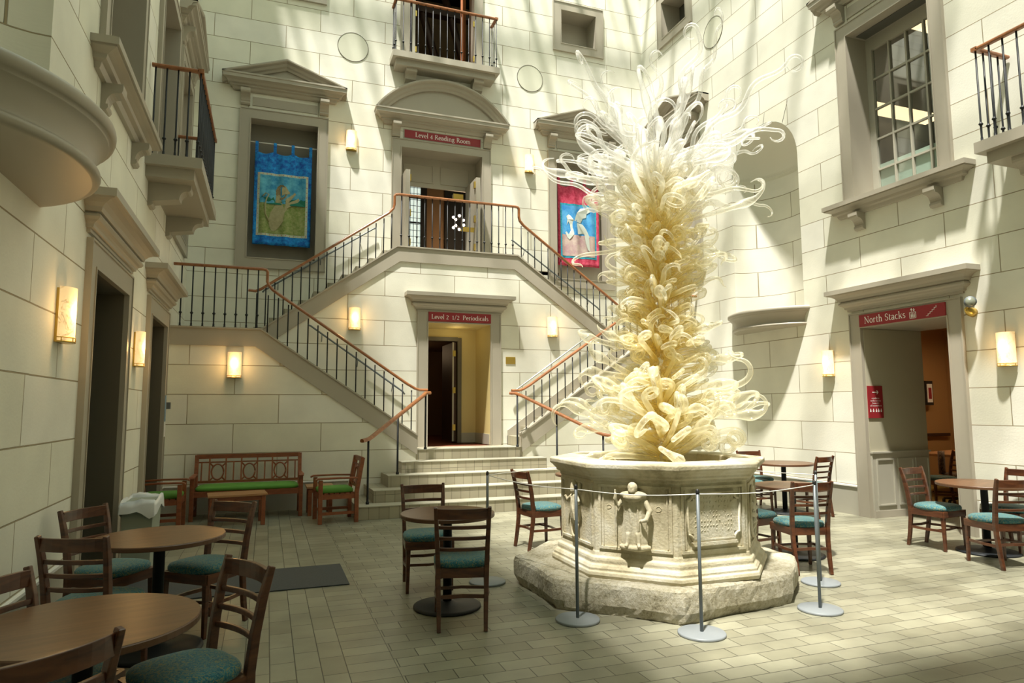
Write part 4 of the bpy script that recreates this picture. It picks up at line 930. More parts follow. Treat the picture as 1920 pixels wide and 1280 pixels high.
# ------------------------------------------------------------------ banners
def banner(x0, y, z0, z1, wd, cloth, label, which):
    t = empty('banner', label=label, cat='banner')
    nx, nz = 26, 30; yy = lambda x, z: y + .018*math.sin(x*17+which) * (1-.5*(z-z0)/(z1-z0)) + .010*math.sin(x*31+z*2)
    def grid(xa, xb, za, zb, off, n1=nx, n2=nz, sag=0):
        vs = []; 
        for j in range(n2+1):
            for i in range(n1+1):
                x = xa+(xb-xa)*i/n1; z = za+(zb-za)*j/n2
                if sag and j == n2: z -= sag*abs(math.sin((x-x0)/wd*3*PI))
                vs.append((x, yy(x, z)-off, z))
        m_ = n1+1; k = MB(); k.add(vs, [(j*m_+i, j*m_+i+1, (j+1)*m_+i+1, (j+1)*m_+i) for j in range(n2) for i in range(n1)], True); return k
    def flat(pts, off, name, mat):
        # small shape lying on the cloth: pts in panel units 0..1, 0..1
        P = [(px0+(px1-px0)*a_, pz0+(pz1-pz0)*b_) for a_, b_ in pts]
        k = MB(); k.add([(x, yy(x, z)-off, z) for x, z in P], [tuple(range(len(P)))]); return k.build(name, mat, t)
    g = grid(x0, x0+wd, z0, z1, 0, sag=.06); o = g.build('cloth', cloth, t); sd = o.modifiers.new('s', 'SOLIDIFY'); sd.thickness = .004
    for j in range(4):
        k = MB(); xc = x0+.03+(wd-.06)*j/3; k.tube([(xc, yy(xc, z1), z1-.05), (xc, y+.022, z1+.06), (xc, y+.03, z1+.155), (xc, y, z1+.175), (xc, y-.03, z1+.155), (xc, y-.022, z1+.06), (xc, yy(xc, z1)-.004, z1-.05)], 1.0, flat=(.028, .003, [(-1,-1),(1,-1),(1,1),(-1,1)])); k.build('hanging_loop', cloth, t)
    px0, px1 = x0+.10*wd, x0+.90*wd; pz0, pz1 = z0+.12*(z1-z0), z0+.74*(z1-z0)
    grid(px0-.045, px1+.045, pz0-.045, pz1+.045, .008).build('picture_border', 'border' if which == 1 else 'teal2', t)
    hz = .52 if which == 1 else .42
    grid(px0, px1, pz0+(pz1-pz0)*hz, pz1, .012).build('painted_sky', 'sky' if which == 1 else 'sky2', t)
    grid(px0, px1, pz0, pz0+(pz1-pz0)*hz, .012).build('painted_ground', 'grass' if which == 1 else 'pinky', t)
    if which == 1:
        tr = [(0,.50)]+[(i/20, .55+.05*abs(math.sin(i*1.3))+(.03 if i < 7 or i > 13 else -.02)) for i in range(21)]+[(1,.50)]
        flat(tr, .015, 'painted_trees', 'tree')
        # rearing maned beast, side view
        mane = [(.47+.115*math.cos(2*PI*j/24)*(1+.08*(j % 2)), .72+.125*math.sin(2*PI*j/24)*(1+.08*(j % 2))) for j in range(24)]
        flat([(.28,.05),(.24,.10),(.20,.22),(.24,.34),(.34,.50),(.36,.68),(.60,.70),(.58,.56),(.62,.46),(.54,.36),(.52,.22),(.42,.10),(.36,.05)], .018, 'painted_beast', 'lion')
        flat([(.56,.60),(.72,.70),(.76,.74),(.79,.71),(.74,.66),(.58,.50)], .019, 'painted_foreleg', 'lion'); flat([(.56,.52),(.80,.62),(.85,.65),(.87,.61),(.82,.56),(.58,.44)], .019, 'painted_foreleg', 'lion')
        flat(mane, .021, 'painted_mane', 'mane'); flat([(.48,.80),(.56,.83),(.62,.76),(.66,.73),(.64,.70),(.55,.69),(.48,.66)], .024, 'painted_head', 'lion')
        k = MB(); k.tube([(px0+(px1-px0)*a_, yy(px0+(px1-px0)*a_, 0)-.02, pz0+(pz1-pz0)*b_) for a_, b_ in ((.22,.20),(.14,.32),(.12,.48),(.16,.60),(.20,.66),(.13,.68),(.07,.62))], .012, 6); k.build('painted_tail', 'lion', t)
        k = MB()
        for j in range(13):
            for xx, zz in ((px0-.022+(px1-px0+.044)*j/12, pz0-.022), (px0-.022+(px1-px0+.044)*j/12, pz1+.022), (px0-.022, pz0+(pz1-pz0)*j/12), (px1+.022, pz0+(pz1-pz0)*j/12)):
                s_ = .010; k.add([(xx-s_, yy(xx,zz)-.011, zz), (xx, yy(xx,zz)-.011, zz-s_), (xx+s_, yy(xx,zz)-.011, zz), (xx, yy(xx,zz)-.011, zz+s_)], [(0,1,2,3)])
        k.build('border_diamonds', 'pink', t)
    else:
        flat([(.14,.60),(.16,.72),(.13,.78),(.20,.82),(.26,.80),(.34,.72),(.46,.66),(.62,.64),(.72,.55),(.82,.40),(.78,.34),(.68,.44),(.60,.46),(.50,.44),(.34,.42),(.22,.32),(.16,.36),(.10,.46),(.14,.48),(.20,.42),(.26,.50),(.24,.62),(.19,.68)], .018, 'painted_horse', 'horse')
        flat([(.36,.70),(.44,.86),(.56,.96),(.80,.98),(.84,.90),(.74,.86),(.72,.78),(.62,.76),(.56,.66)], .021, 'painted_wing', 'horse')
        flat([(.66,.46),(.70,.28),(.76,.14),(.84,.10),(.82,.20),(.80,.40)], .021, 'painted_leg', 'horse')
    rd = MB(); rd.tube([(BW1[0] if which == 1 else BW2[0], y, z1+.15), (BW1[1] if which == 1 else BW2[1], y, z1+.15)], .013, 8); rd.build('hanging_rod', 'white', t)
    return t
banner(-.36, 13.46, 4.74, 6.60, 1.06, 'blue', 'bright blue cloth banner with a painted maned beast, hung in the left window recess', 1)
banner(6.03, 13.46, 4.78, 6.66, 1.04, 'pink', 'crimson cloth banner with a white winged horse, hung behind the glass sculpture', 2)

# ------------------------------------------------------------------ wellhead
WC = (3.34, 5.32)
def octring(ap, z, c=WC): return [(c[0]+ap/math.cos(PI/8)*math.cos(PI/8+k*PI/4), c[1]+ap/math.cos(PI/8)*math.sin(PI/8+k*PI/4), z) for k in range(8)]
pl = MB(); random.seed(3)
base_poly = [(2.20,5.95),(2.20,5.06),(2.93,4.33),(4.10,4.50),(4.62,5.02),(4.56,5.95),(3.95,6.50),(2.75,6.48)]
pp = []
for i in range(8):
    a_, b_ = Vector(base_poly[i]), Vector(base_poly[(i+1) % 8]); n = max(4, int((b_-a_).length/.05))
    for j in range(n): pp.append(a_.lerp(b_, j/n))
c0 = Vector(WC); loops = []
for k_, (z, off, jt) in enumerate(((0, -.035, .010), (.03, -.018, .010), (.08, 0, .005), (.14, .0, .004), (.20, -.003, .005), (.232, -.014, .006), (.25, -.05, .004), (.255, -.3, .002))):
    l = []
    for i, p in enumerate(pp):
        dv = (p-c0); L = dv.length; rr = L+off+random.uniform(-jt, jt)+.012*math.sin(i*.37+k_*.4); q = c0+dv/L*rr; l.append((q.x, q.y, z+(random.uniform(-.004, .004) if k_ else 0)))
    loops.append(l)
pl.loft(loops, True, True, False); tag(pl.build('stone_plinth', 'rough'), 'rough pale stone plinth under the octagonal wellhead', 'plinth')
WR = empty('wellhead', label='weathered octagonal marble wellhead with carved figures on the rough stone plinth', cat='wellhead')
AP = .80
k = MB(); prof = [(.875,.245),(.885,.275),(.88,.30),(.865,.305),(.865,.325),(.85,.345),(.835,.355),(.835,.38),(.83,.40),(.81,.41),(.805,.44),(AP,.45),(AP,1.00),(.808,1.01),(.808,1.03),(.838,1.04),(.842,1.062),(.852,1.068),(.870,1.09),(.884,1.10),(.895,1.112),(.895,1.145),(.885,1.155),(.64,1.16),(.62,1.15),(.61,.95)]
k.loft([octring(a_, z) for a_, z in prof], True, True); bevel(k.build('octagonal_body', 'well', WR), .006, 2)
def face(kk):
    an = PI+kk*PI/4      # 0 = west face, 1 = southwest, 2 = south, 3 = southeast
    nx_, ny = math.cos(an), math.sin(an); ux, uy = -ny, nx_
    return F(lambda u, d, z: (WC[0]+nx_*(AP+d)+ux*u, WC[1]+ny*(AP+d)+uy*u, z))
hwid = AP*math.tan(PI/8)
for kk in range(8):
    f = face(kk); mb = MB()
    for q in ((-hwid+.035, -hwid+.055), (hwid-.055, hwid-.035)): fbox(mb, f, q[0], q[1], 0, .014, .47, .98)
    for z in (.47, .96): fbox(mb, f, -hwid+.055, hwid-.055, 0, .014, z, z+.02)
    for q in ((-hwid+.068, -hwid+.078), (hwid-.078, hwid-.068)): fbox(mb, f, q[0], q[1], 0, .008, .50, .95)
    mb.build('panel_moulding', 'well', WR)
def blob(mb, f, u, d, z, ru, rd, rz, n=10):
    vs = []; 
    for i in range(n+1):
        for j in range(n*2): a_ = PI*i/n; b_ = PI*j/n; vs.append(f(u+ru*math.sin(a_)*math.cos(b_), d+rd*math.sin(a_)*math.sin(b_), z+rz*math.cos(a_)))
    m_ = n*2; mb.add(vs, [(i*m_+j, i*m_+(j+1) % m_, (i+1)*m_+(j+1) % m_, (i+1)*m_+j) for i in range(n) for j in range(m_)], True)
def limb(mb, f, pts, rs): mb.tube([f(*p) for p in pts], rs, 10)
def remesh(o, v=.006):
    r = o.modifiers.new('r', 'REMESH'); r.mode = 'VOXEL'; r.voxel_size = v; r.use_smooth_shade = True
    s = o.modifiers.new('s', 'SMOOTH'); s.iterations = 2; s.factor = .5; return o
# standing robed figure (friar) on the southwest face
f1 = face(1); f = F(lambda u, d, z: f1(u*1.28, d*1.25, .49+(z-.505)*1.09)); mb = MB()
loops = []
for z, wu, wd_ in ((.535,.085,.05),(.56,.085,.05),(.62,.078,.048),(.70,.072,.045),(.76,.068,.045),(.80,.072,.046),(.85,.078,.046),(.89,.072,.042),(.905,.045,.03)):
    loops.append([f(wu*math.cos(2*PI*j/16)*(1+.06*math.sin(j*3+z*20)), .01+wd_*math.sin(2*PI*j/16)*(1+.10*math.sin(j*4)), z) for j in range(16)])
mb.loft(loops, True, True, True)
blob(mb, f, 0, .03, .89, .088, .045, .030); blob(mb, f, 0, .055, .875, .06, .03, .03); blob(mb, f, 0, .045, .943, .032, .034, .042); blob(mb, f, 0, .068, .922, .022, .018, .025); blob(mb, f, 0, .075, .945, .006, .012, .012)
limb(mb, f, [(.06,.02,.87), (.10,.03,.78), (.085,.06,.72), (.05,.065,.71)], [.024,.024,.020,.014]); limb(mb, f, [(-.06,.02,.87), (-.10,.03,.80), (-.11,.05,.86), (-.105,.055,.90)], [.024,.022,.017,.012])
limb(mb, f, [(-.03,.05,.62), (-.035,.06,.55), (-.04,.085,.53)], [.02,.016,.012]); limb(mb, f, [(.03,.05,.62), (.035,.06,.55), (.045,.085,.53)], [.02,.016,.012])
limb(mb, f, [(-.02,.055,.84), (-.01,.058,.70), (-.015,.056,.57)], [.007,.008,.007]); limb(mb, f, [(.03,.053,.80), (.035,.056,.68), (.03,.056,.57)], [.006,.008,.007])
limb(mb, f, [(-.09,.02,.52), (-.03,.055,.517), (.04,.055,.515), (.10,.02,.522)], [.018,.022,.024,.018])
limb(mb, f, [(-.115,.03,.55), (-.115,.045,.80), (-.11,.05,.93)], [.006,.006,.008])
remesh(mb.build('carved_friar', 'well', WR))
for u, z, r in ((-.19,.90,.028), (-.21,.80,.018), (.19,.80,.022)):
    mb = MB(); mb.tube([f1(u+r*math.cos(a_*.5), .001, z+r*1.1*math.sin(a_*.5)*(1 if a_ < 9 else .6)) for a_ in range(0, 14)], .0022, 5)
    mb.build('carved_initial', 'well', WR)
# mitred figure above a shield on the west face
f = face(0); mb = MB(); loops = []
for z, wu, wd_ in ((.60,.045,.03),(.66,.075,.045),(.74,.08,.05),(.80,.07,.045),(.85,.055,.04),(.87,.03,.025)):
    loops.append([f(wu*math.cos(2*PI*j/14), .01+wd_*math.sin(2*PI*j/14), z) for j in range(14)])
mb.loft(loops, True, True, True); blob(mb, f, 0, .035, .895, .03, .03, .034)
mb.tube([f(0,.03,.91), f(0,.03,.955), f(0,.025,.985)], [.034,.026,.006], 10)
limb(mb, f, [(-.05,.02,.84), (-.11,.04,.80), (-.12,.06,.84)], [.022,.018,.012]); limb(mb, f, [(.05,.02,.84), (.10,.04,.79), (.13,.05,.82)], [.022,.018,.012]); limb(mb, f, [(-.02,.05,.85),(.03,.06,.73),(.05,.05,.64)], [.006,.006,.006])
blob(mb, f, .09, .02, .92, .018, .02, .05)
remesh(mb.build('carved_bishop', 'well', WR))
mb = MB(); mb.tube([f(.065*math.cos(2*PI*j/24), .03, .62+.09*math.sin(2*PI*j/24)*(1.3 if j > 12 else .8)) for j in range(25)], .010, 6); mb.build('carved_shield_rim', 'well', WR)
# cartouche tablet with illegible carved letters on the south face
f = face(2); mb = MB()
U, Z0, Z1, R = .245, .565, .925, .050
def cart(off):
    P = []
    for cx_, cz_, s0 in ((U, Z1, PI*1.5), (-U, Z1, 0), (-U, Z0, PI/2), (U, Z0, PI)):
        seq = [(cx_ + (R-off)*math.cos(PI+0+ s0*0 + t_), cz_ + (R-off)*math.sin(t_)) for t_ in ()]
    def arc(cx_, cz_, a0, a1): return [(cx_+(R+off)*math.cos(a0+(a1-a0)*t/6), cz_+(R+off)*math.sin(a0+(a1-a0)*t/6)) for t in range(7)]
    o = -off
    P += arc(U, Z1, PI*1.5, PI); P = [(x, z) for x, z in P]
    P += [(-U+R+off, Z1+off*0)] if 0 else []
    P += arc(-U, Z1, 0, -PI/2); P += arc(-U, Z0, PI/2, 0); P += arc(U, Z0, PI, PI/2)
    return P
P = cart(0); mb.tube([f(x, .012, z) for x, z in P]+[f(P[0][0], .012, P[0][1])], .011, 6); mb.build('tablet_border', 'well', WR)
mb = MB(); fbox(mb, f, -U+R+.005, U-R-.005, 0, .010, Z0+.005, Z1-.005); fbox(mb, f, -U+.01, -U+R+.005, 0, .010, Z0+R+.005, Z1-R-.005); fbox(mb, f, U-R-.005, U-.01, 0, .010, Z0+R+.005, Z1-R-.005); o = mb.build('tablet', 'well', WR)
mb = MB(); random.seed(11)
for row in range(8):
    z = .89-.036*row
    for j in range(13):
        u = -.17+.028*j
        if random.random() < .6: a_ = random.uniform(-.6, .6); du, dz = .008*math.cos(a_), .008*math.sin(a_)+.004; mb.tube([f(u-du, .011, z-dz), f(u+du, .011, z+dz)], .0022, 4)
        if random.random() < .45: mb.tube([f(u, .011, z-.01), f(u+random.uniform(-.003,.003), .011, z+.01)], .0022, 4)
mb.build('worn_inscription', 'well', WR)
mb = MB(); mb.prism([(-U+R-.02, Z0-.012), (U-R+.01, Z0-.012), (U-R+.02, Z0-.035), (-U+R+.0, Z0-.042)], lambda p, d: f(p[0], d, p[1]), 0, .03); mb.build('tablet_sill', 'well', WR)
# oval with foliage on the southeast face, plain ovals elsewhere
for kk in (3, 4, 5, 6, 7):
    f = face(kk); mb = MB(); mb.tube([f(.17*math.cos(2*PI*j/32), .012, .72+.21*math.sin(2*PI*j/32)) for j in range(33)], .012, 6)
    for j in range(10): a_ = 2*PI*j/10; mb.tube([f(.02*math.cos(a_), .01, .72+.03*math.sin(a_)), f(.08*math.cos(a_+.2), .025, .72+.10*math.sin(a_+.2)), f(.13*math.cos(a_), .01, .72+.17*math.sin(a_))], [.008, .022, .004], 8)
    mb.build('carved_rosette', 'well', WR)

# ------------------------------------------------------------------ blown glass sculpture (generic tangle of hollow curled tubes)
random.seed(21)
SC = Vector((3.41, 5.32, 0))
GS = empty('glass_sculpture', (SC.x, SC.y, 0), label='tall sculpture of curled cream and amber blown glass rising out of the wellhead', cat='sculpture')
amber, cream, white_ = (1.0, .86, .36), (1.0, .96, .76), (1.0, .99, .95)
def mixc(a_, b_, t_): t_ = max(0, min(1, t_)); return tuple(a_[i]+(b_[i]-a_[i])*t_ for i in range(3))
def tendril(z0, phi, elev, L, style, r0, crown=False):
    """style 0: straight neck, tightening curl; 1: S-waves with a hooked end; 2: tight double spiral; 3: bulb with a short hook"""
    out = Vector((math.cos(phi), math.sin(phi), 0)); tan = Vector((-out.y, out.x, 0)); up = Vector((0,0,1))
    h = (out*math.cos(elev)+up*math.sin(elev)+tan*random.uniform(-.35, .35)).normalized()
    p = out*.05 + up*z0
    ax = (tan*random.choice((-1, 1))*random.uniform(.1, 1)+up*random.uniform(-1.2, 1.2)+out*random.uniform(-.3, .3))
    ax = (ax-h*ax.dot(h)).normalized(); ax2 = ax.cross(h).normalized()
    neck = {0: random.uniform(.42, .60), 1: .25, 2: random.uniform(.30, .42), 3: random.uniform(.55, .7)}[style]
    kend = random.uniform(12, 18) if style != 2 else random.uniform(17, 26)
    if L > 1.05 and style != 1: kend *= random.uniform(.65, .85)
    lam = random.uniform(.38, .55); A = random.uniform(5.5, 8.5); ph = random.uniform(0, 6.28); sgn = random.choice((-1, 1))
    n = int(18+L*22); ds = L/n; pts = []; rs = []; cs = []
    bulb = style == 3 or random.random() < .22; bpos = neck+.02 if style == 3 else random.uniform(.40, .62); drift = random.uniform(-.45, .45)
    for i in range(n+1):
        s = i/n; d_ = s*L; pts.append(p.copy())
        if style == 1:
            kap = A*math.cos(2*PI*d_/lam+ph)*min(1, s*3)
            if s > .82: kap = sgn*kend
        else: kap = kend*max(0, min(1, (s-neck)/.16)) + .35*math.sin(d_*9+ph)
        if style == 0 and s > .90: kap = -kend*.8
        R_ = Matrix.Rotation(kap*ds, 3, ax); h = (R_ @ h + ax*drift*ds*.8).normalized(); ax = (ax-h*ax.dot(h)).normalized()
        p = p + h*ds
        r = r0*(.80+.35*math.sin(PI*min(1, s*1.1))) * (1-.35*s**3)
        if bulb: r += r0*(1.25 if style == 3 else .8)*math.exp(-((s-bpos)/.075)**2)
        if i > n-4: r *= (.85, .62, .40, .2)[i-n+3]
        rs.append(max(.004, r)); rad = math.hypot(pts[-1].x, pts[-1].y)
        c_ = mixc(amber, cream, (rad-.13)/.33)  # amber towards the axis: glass tint plus light gathering inside, painted in
        if z0 > 3.0: c_ = mixc(c_, white_, min(1, (pts[-1].z-3.3)/.6))
        cs.append(c_)
    return pts, rs, cs
T = []
def zone(n, z0, z1, emin, emax, Lmin, Lmax, rr, styles, crown=False):
    for i in range(n):
        z = z0+(z1-z0)*(i+random.random())/n; phi = i*2.399963+random.uniform(-.3, .3)
        T.append(tendril(z, phi, random.uniform(emin, emax), random.uniform(Lmin, Lmax), random.choice(styles), random.uniform(*rr), crown))
zone(70, 1.10, 1.60, -.05, .65, .90, 1.30, (.021, .029), (0, 2, 2, 2, 3))
zone(60, 1.55, 2.15, -.1, .6, .68, 1.0, (.019, .027), (0, 0, 2, 2, 3))
zone(170, 2.05, 3.25, .0, .7, .50, .78, (.017, .024), (0, 0, 2, 2, 2, 3))
zone(85, 3.15, 3.85, -.1, .9, .80, 1.40, (.018, .025), (0, 0, 1, 2, 2, 3))
zone(40, 3.5, 3.95, .15, 1.10, 1.10, 1.60, (.017, .023), (1, 1, 0, 3), True)
zone(7, 3.6, 3.9, .75, 1.25, 1.6, 1.95, (.019, .024), (1, 1, 3), True)
zone(60, 1.2, 3.9, .5, 1.2, .38, .58, (.024, .036), (2, 0))
T.sort(key=lambda t_: -sum((t_[0][i+1]-t_[0][i]).length for i in range(len(t_[0])-1)))
def add_tendril(mb, t_):
    pts, rs, cs = t_; mb.tube(pts, rs, 8)
    if mb.col is None: mb.col = []
    for c_ in cs: mb.col += [c_]*8
for t_ in T[:100]: k = MB(); add_tendril(k, t_); k.build('glass_tendril', 'glass', GS)
k = MB()
for t_ in T[100:]: add_tendril(k, t_)
k.build('glass_tendrils', 'glass', GS)['kind'] = 'stuff'
k = MB(); k.lathe([(.03,.95),(.05,1.2),(.09,1.6),(.10,2.6),(.09,3.4),(.05,3.95),(.01,4.1)], n=16); k.col = [amber]*len(k.v); k.build('amber_core', 'glass', GS)
k = MB(); k.lathe([(.45,.952),(.45,.965)], n=24); k.build('support_plate', 'steel', GS)

# ------------------------------------------------------------------ barrier
posts = [(1.957, 6.029), (2.254, 4.74), (2.94, 4.148), (4.152, 4.289), (4.788, 4.925), (4.66, 6.35)]
plab = ['left of the wellhead beside the centre table', 'in front of the carved friar', 'in front of the carved tablet, nearest the camera', 'at the right front corner of the plinth', 'right of the plinth, just behind another post', 'behind the wellhead on its right']
_st = None
for i, (x, y) in enumerate(posts):
    if _st is None:
        t = empty('barrier_post'); k = MB(); k.lathe([(.165,0),(.168,.004),(.168,.014),(.162,.02),(.014,.022)], n=40); k.build('base', 'disc', t)
        k = MB(); k.lathe([(.0125,.02),(.0125,1.0)], n=12); k.build('post', 'steel', t); k = MB(); k.lathe([(.013,.975),(.014,.98),(.014,1.0),(.006,1.012)], n=12); k.build('cap', 'black', t); _st = t
    else: t = copy_tree(_st)
    t.location = (x, y, 0); tag(t, 'slim grey barrier post '+plab[i], 'barrier post', 'barrier posts round the wellhead')
k = MB()
for (x0, y0), (x1, y1) in zip(posts, posts[1:]):
    if (x0, y0) == posts[4]: pass
    k.tube([(x0+(x1-x0)*j/10, y0+(y1-y0)*j/10, .975-.05*math.sin(PI*j/10)*.5) for j in range(11)], .004, 6)
k.tube([(posts[5][0]+(posts[0][0]-posts[5][0])*j/10, 6.35+(6.75-6.35)*math.sin(PI*j/10)+(6.029-6.35)*j/10, .975) for j in range(11)], .004, 6)
tag(k.build('barrier_cord', 'cable'), 'thin pale cord strung between the barrier posts round the wellhead', 'cord')

# ------------------------------------------------------------------ cafe chairs and tables
def cushion(mb, w0, w1, y0, y1, z0, z1, n=32, e=3.2):
    rows = []
    for z, s in ((z0, .96), (z0+.012, 1.0), ((z0+z1)/2, 1.005), (z1-.015, .96), (z1-.004, .84), (z1, .55)):
        l = []
        for j in range(n):
            a_ = 2*PI*j/n; cx_ = abs(math.cos(a_))**(2/e)*(1 if math.cos(a_) >= 0 else -1); sy = abs(math.sin(a_))**(2/e)*(1 if math.sin(a_) >= 0 else -1)
            wv = (w0+(w1-w0)*(sy+1)/2); l.append((cx_*wv/2*s, (y0+y1)/2+sy*(y1-y0)/2*s, z))
        rows.append(l)
    mb.loft(rows, True, True, True)
RECT = [(-1,-1),(1,-1),(1,1),(-1,1)]
def bar(pts, a_, b_, r=1.0): k = MB(); k.tube(pts, r, flat=(a_, b_, RECT)); return k
def cafe_chair():
    t = empty('cafe_chair')
    k = MB(); cushion(k, .40, .455, -.195, .215, .432, .495); k.build('seat', 'teal', t)
    k = MB(); P = [(-.18,-.185),(.18,-.185),(.205,.195),(-.205,.195)]
    for i in range(4):
        a_, b_ = P[i], P[(i+1) % 4]; k.tube([(a_[0], a_[1], .40), (b_[0], b_[1], .40)], 1, flat=(.012, .034, RECT))
    k.build('seat_frame', 'mahog', t)
    for s in (-1, 1):
        k = MB(); pts = [(s*.168,-.242,0), (s*.170,-.215,.15), (s*.175,-.193,.32), (s*.178,-.19,.44), (s*.183,-.208,.60), (s*.190,-.238,.76), (s*.197,-.272,.885)]
        k.tube(pts, [.85,.95,1,1.05,1,.92,.75], flat=(.017, .021, RECT)); bevel(k.build('rear_leg', 'mahog', t), .005, 2)
        k = MB(); k.tube([(s*.195,.19,0), (s*.190,.183,.25), (s*.188,.18,.43)], [.72, .9, 1.1], flat=(.019, .019, RECT)); bevel(k.build('front_leg', 'mahog', t), .004, 2)
    def slat(z, hh, x, y, bow, th=.010):
        n = 8; L = []
        for i in range(n+1):
            q = -1+2*i/n; L.append([(q*x, y-bow*(1-q*q)+dy, z+dz) for dy, dz in ((-th,-hh),(th,-hh),(th,hh),(-th,hh))])
        k = MB(); k.loft(L, True, True, False); return k
    bevel(slat(.835, .038, .188, -.256, .035, .011).build('top_rail', 'mahog', t), .004, 2)
    for z, y, x in ((.735, -.233, .182), (.655, -.218, .178), (.575, -.205, .176)): bevel(slat(z, .013, x, y, .028).build('slat', 'mahog', t), .004, 2)
    for s in (-1, 1): bar([(s*.172,-.208,.22), (s*.20,-.02,.22), (s*.190,.182,.22)], .008, .013).build('stretcher', 'mahog', t)
    bar([(-.172,-.205,.235), (0,-.18,.235), (.172,-.205,.235)], .008, .013).build('stretcher', 'mahog', t)
    bar([(-.19,.10,.22), (0,.13,.22), (.19,.10,.22)], .008, .011).build('stretcher', 'mahog', t)
    return t
_ch = None
def chair(x, y, deg, label, group):
    global _ch
    t = cafe_chair() if _ch is None else copy_tree(_ch)
    if _ch is None: _ch = t
    t.location = (x, y, 0); t.rotation_euler = (0, 0, math.radians(deg)); return tag(t, label, 'chair', group)
def table(x, y, R, label, rz=.3, Rb=.27):
    t = empty('round_table', (x, y, 0), rz, label, 'table', 'round cafe tables')
    k = MB(); k.lathe([(R-.004,.718),(R,.722),(R,.744),(R-.004,.748)], n=64, smooth=False); k.build('tabletop_edge', 'topedge', t)
    k = MB(); k.lathe([(R-.004,.7482),(R-.0045,.7495)], n=64, smooth=False); k.build('tabletop', 'top', t)
    k = MB(); k.lathe([(.036,.03),(.036,.70),(.05,.702),(.12,.718)], n=20); k.build('pedestal', 'iron', t)
    k = MB(); k.lathe([(Rb,0),(Rb+.004,.006),(Rb+.002,.018),(Rb-.02,.024),(.08,.032),(.05,.05),(.036,.052)], n=48); k.build('base_disc', 'iron', t)
    return t
G1, G2, G3 = 'cafe chairs at the left tables', 'cafe chairs by the centre table', 'cafe chairs right of the wellhead'
chair(1.43, 5.03, -15, 'dark ladder-back chair with teal seat, back to the camera, at the centre table', G2)
chair(1.40, 6.10, 176, 'dark ladder-back chair facing the camera behind the centre table', G2)
chair(3.02, 7.32, -83, 'ladder-back chair with light teal seat standing before the steps, left of the wellhead', G2)
table(1.42, 5.43, .385, 'round walnut table in the centre foreground between two chairs')
table(-.65, 5.16, .41, 'round walnut table by the left wall, the farther of the two', Rb=.29)
table(-.66, 3.21, .425, 'round walnut table in the left corner, nearest the camera', Rb=.29)
chair(-.39, 5.56, 139.5, 'dark chair behind the farther left table, in front of the small teak table', G1)
chair(-1.02, 5.66, -123, 'dark chair against the left wall behind the farther left table', G1)
chair(-.92, 4.76, -21, 'dark chair seen from behind, between the two left tables', G1)
chair(-.29, 3.36, 120, 'dark chair with patterned teal seat on the right side of the nearest table', G1)
chair(-.76, 2.65, 43, 'dark chair in the bottom left corner, cut off by the photo edge, nearest the camera', G1)
chair(-.83, 3.44, -112, 'dark chair at the left edge of the photo behind the nearest table', G1)
table(7.50, 5.28, .46, 'round walnut table at the right edge in front of the right doorway casing', Rb=.30)
chair(7.24, 5.66, 187, 'ladder-back chair in front of the North Stacks doorway wainscot', G3)
chair(7.03, 4.83, -17, 'ladder-back chair nearest the right edge of the photo, back to the camera', G3)
chair(7.87, 5.25, 90, 'ladder-back chair at the right edge behind the right table', G3)
table(5.43, 5.93, .40, 'round walnut table partly hidden by the wellhead, right of it', Rb=.30)
chair(5.02, 5.40, -15, 'ladder-back chair just right of the wellhead behind a barrier post', G3)
chair(4.95, 6.01, -75, 'ladder-back chair with dark teal seat half hidden by the right side of the wellhead', G3)
table(7.47, 8.32, .44, 'round walnut table farthest back by the right wall under the niche shelf', Rb=.30)
chair(7.58, 7.92, 12, 'ladder-back chair by the right wall left of the North Stacks doorway', G3)
chair(7.07, 8.55, -91, 'ladder-back chair with bright blue-lit seat left of the farthest table', G3)
chair(7.42, 8.86, 168, 'ladder-back chair behind the farthest table, its back just above the wellhead rim', G3)
table(3.95, 7.95, .42, 'round walnut table hidden behind the wellhead, only its left edge showing')

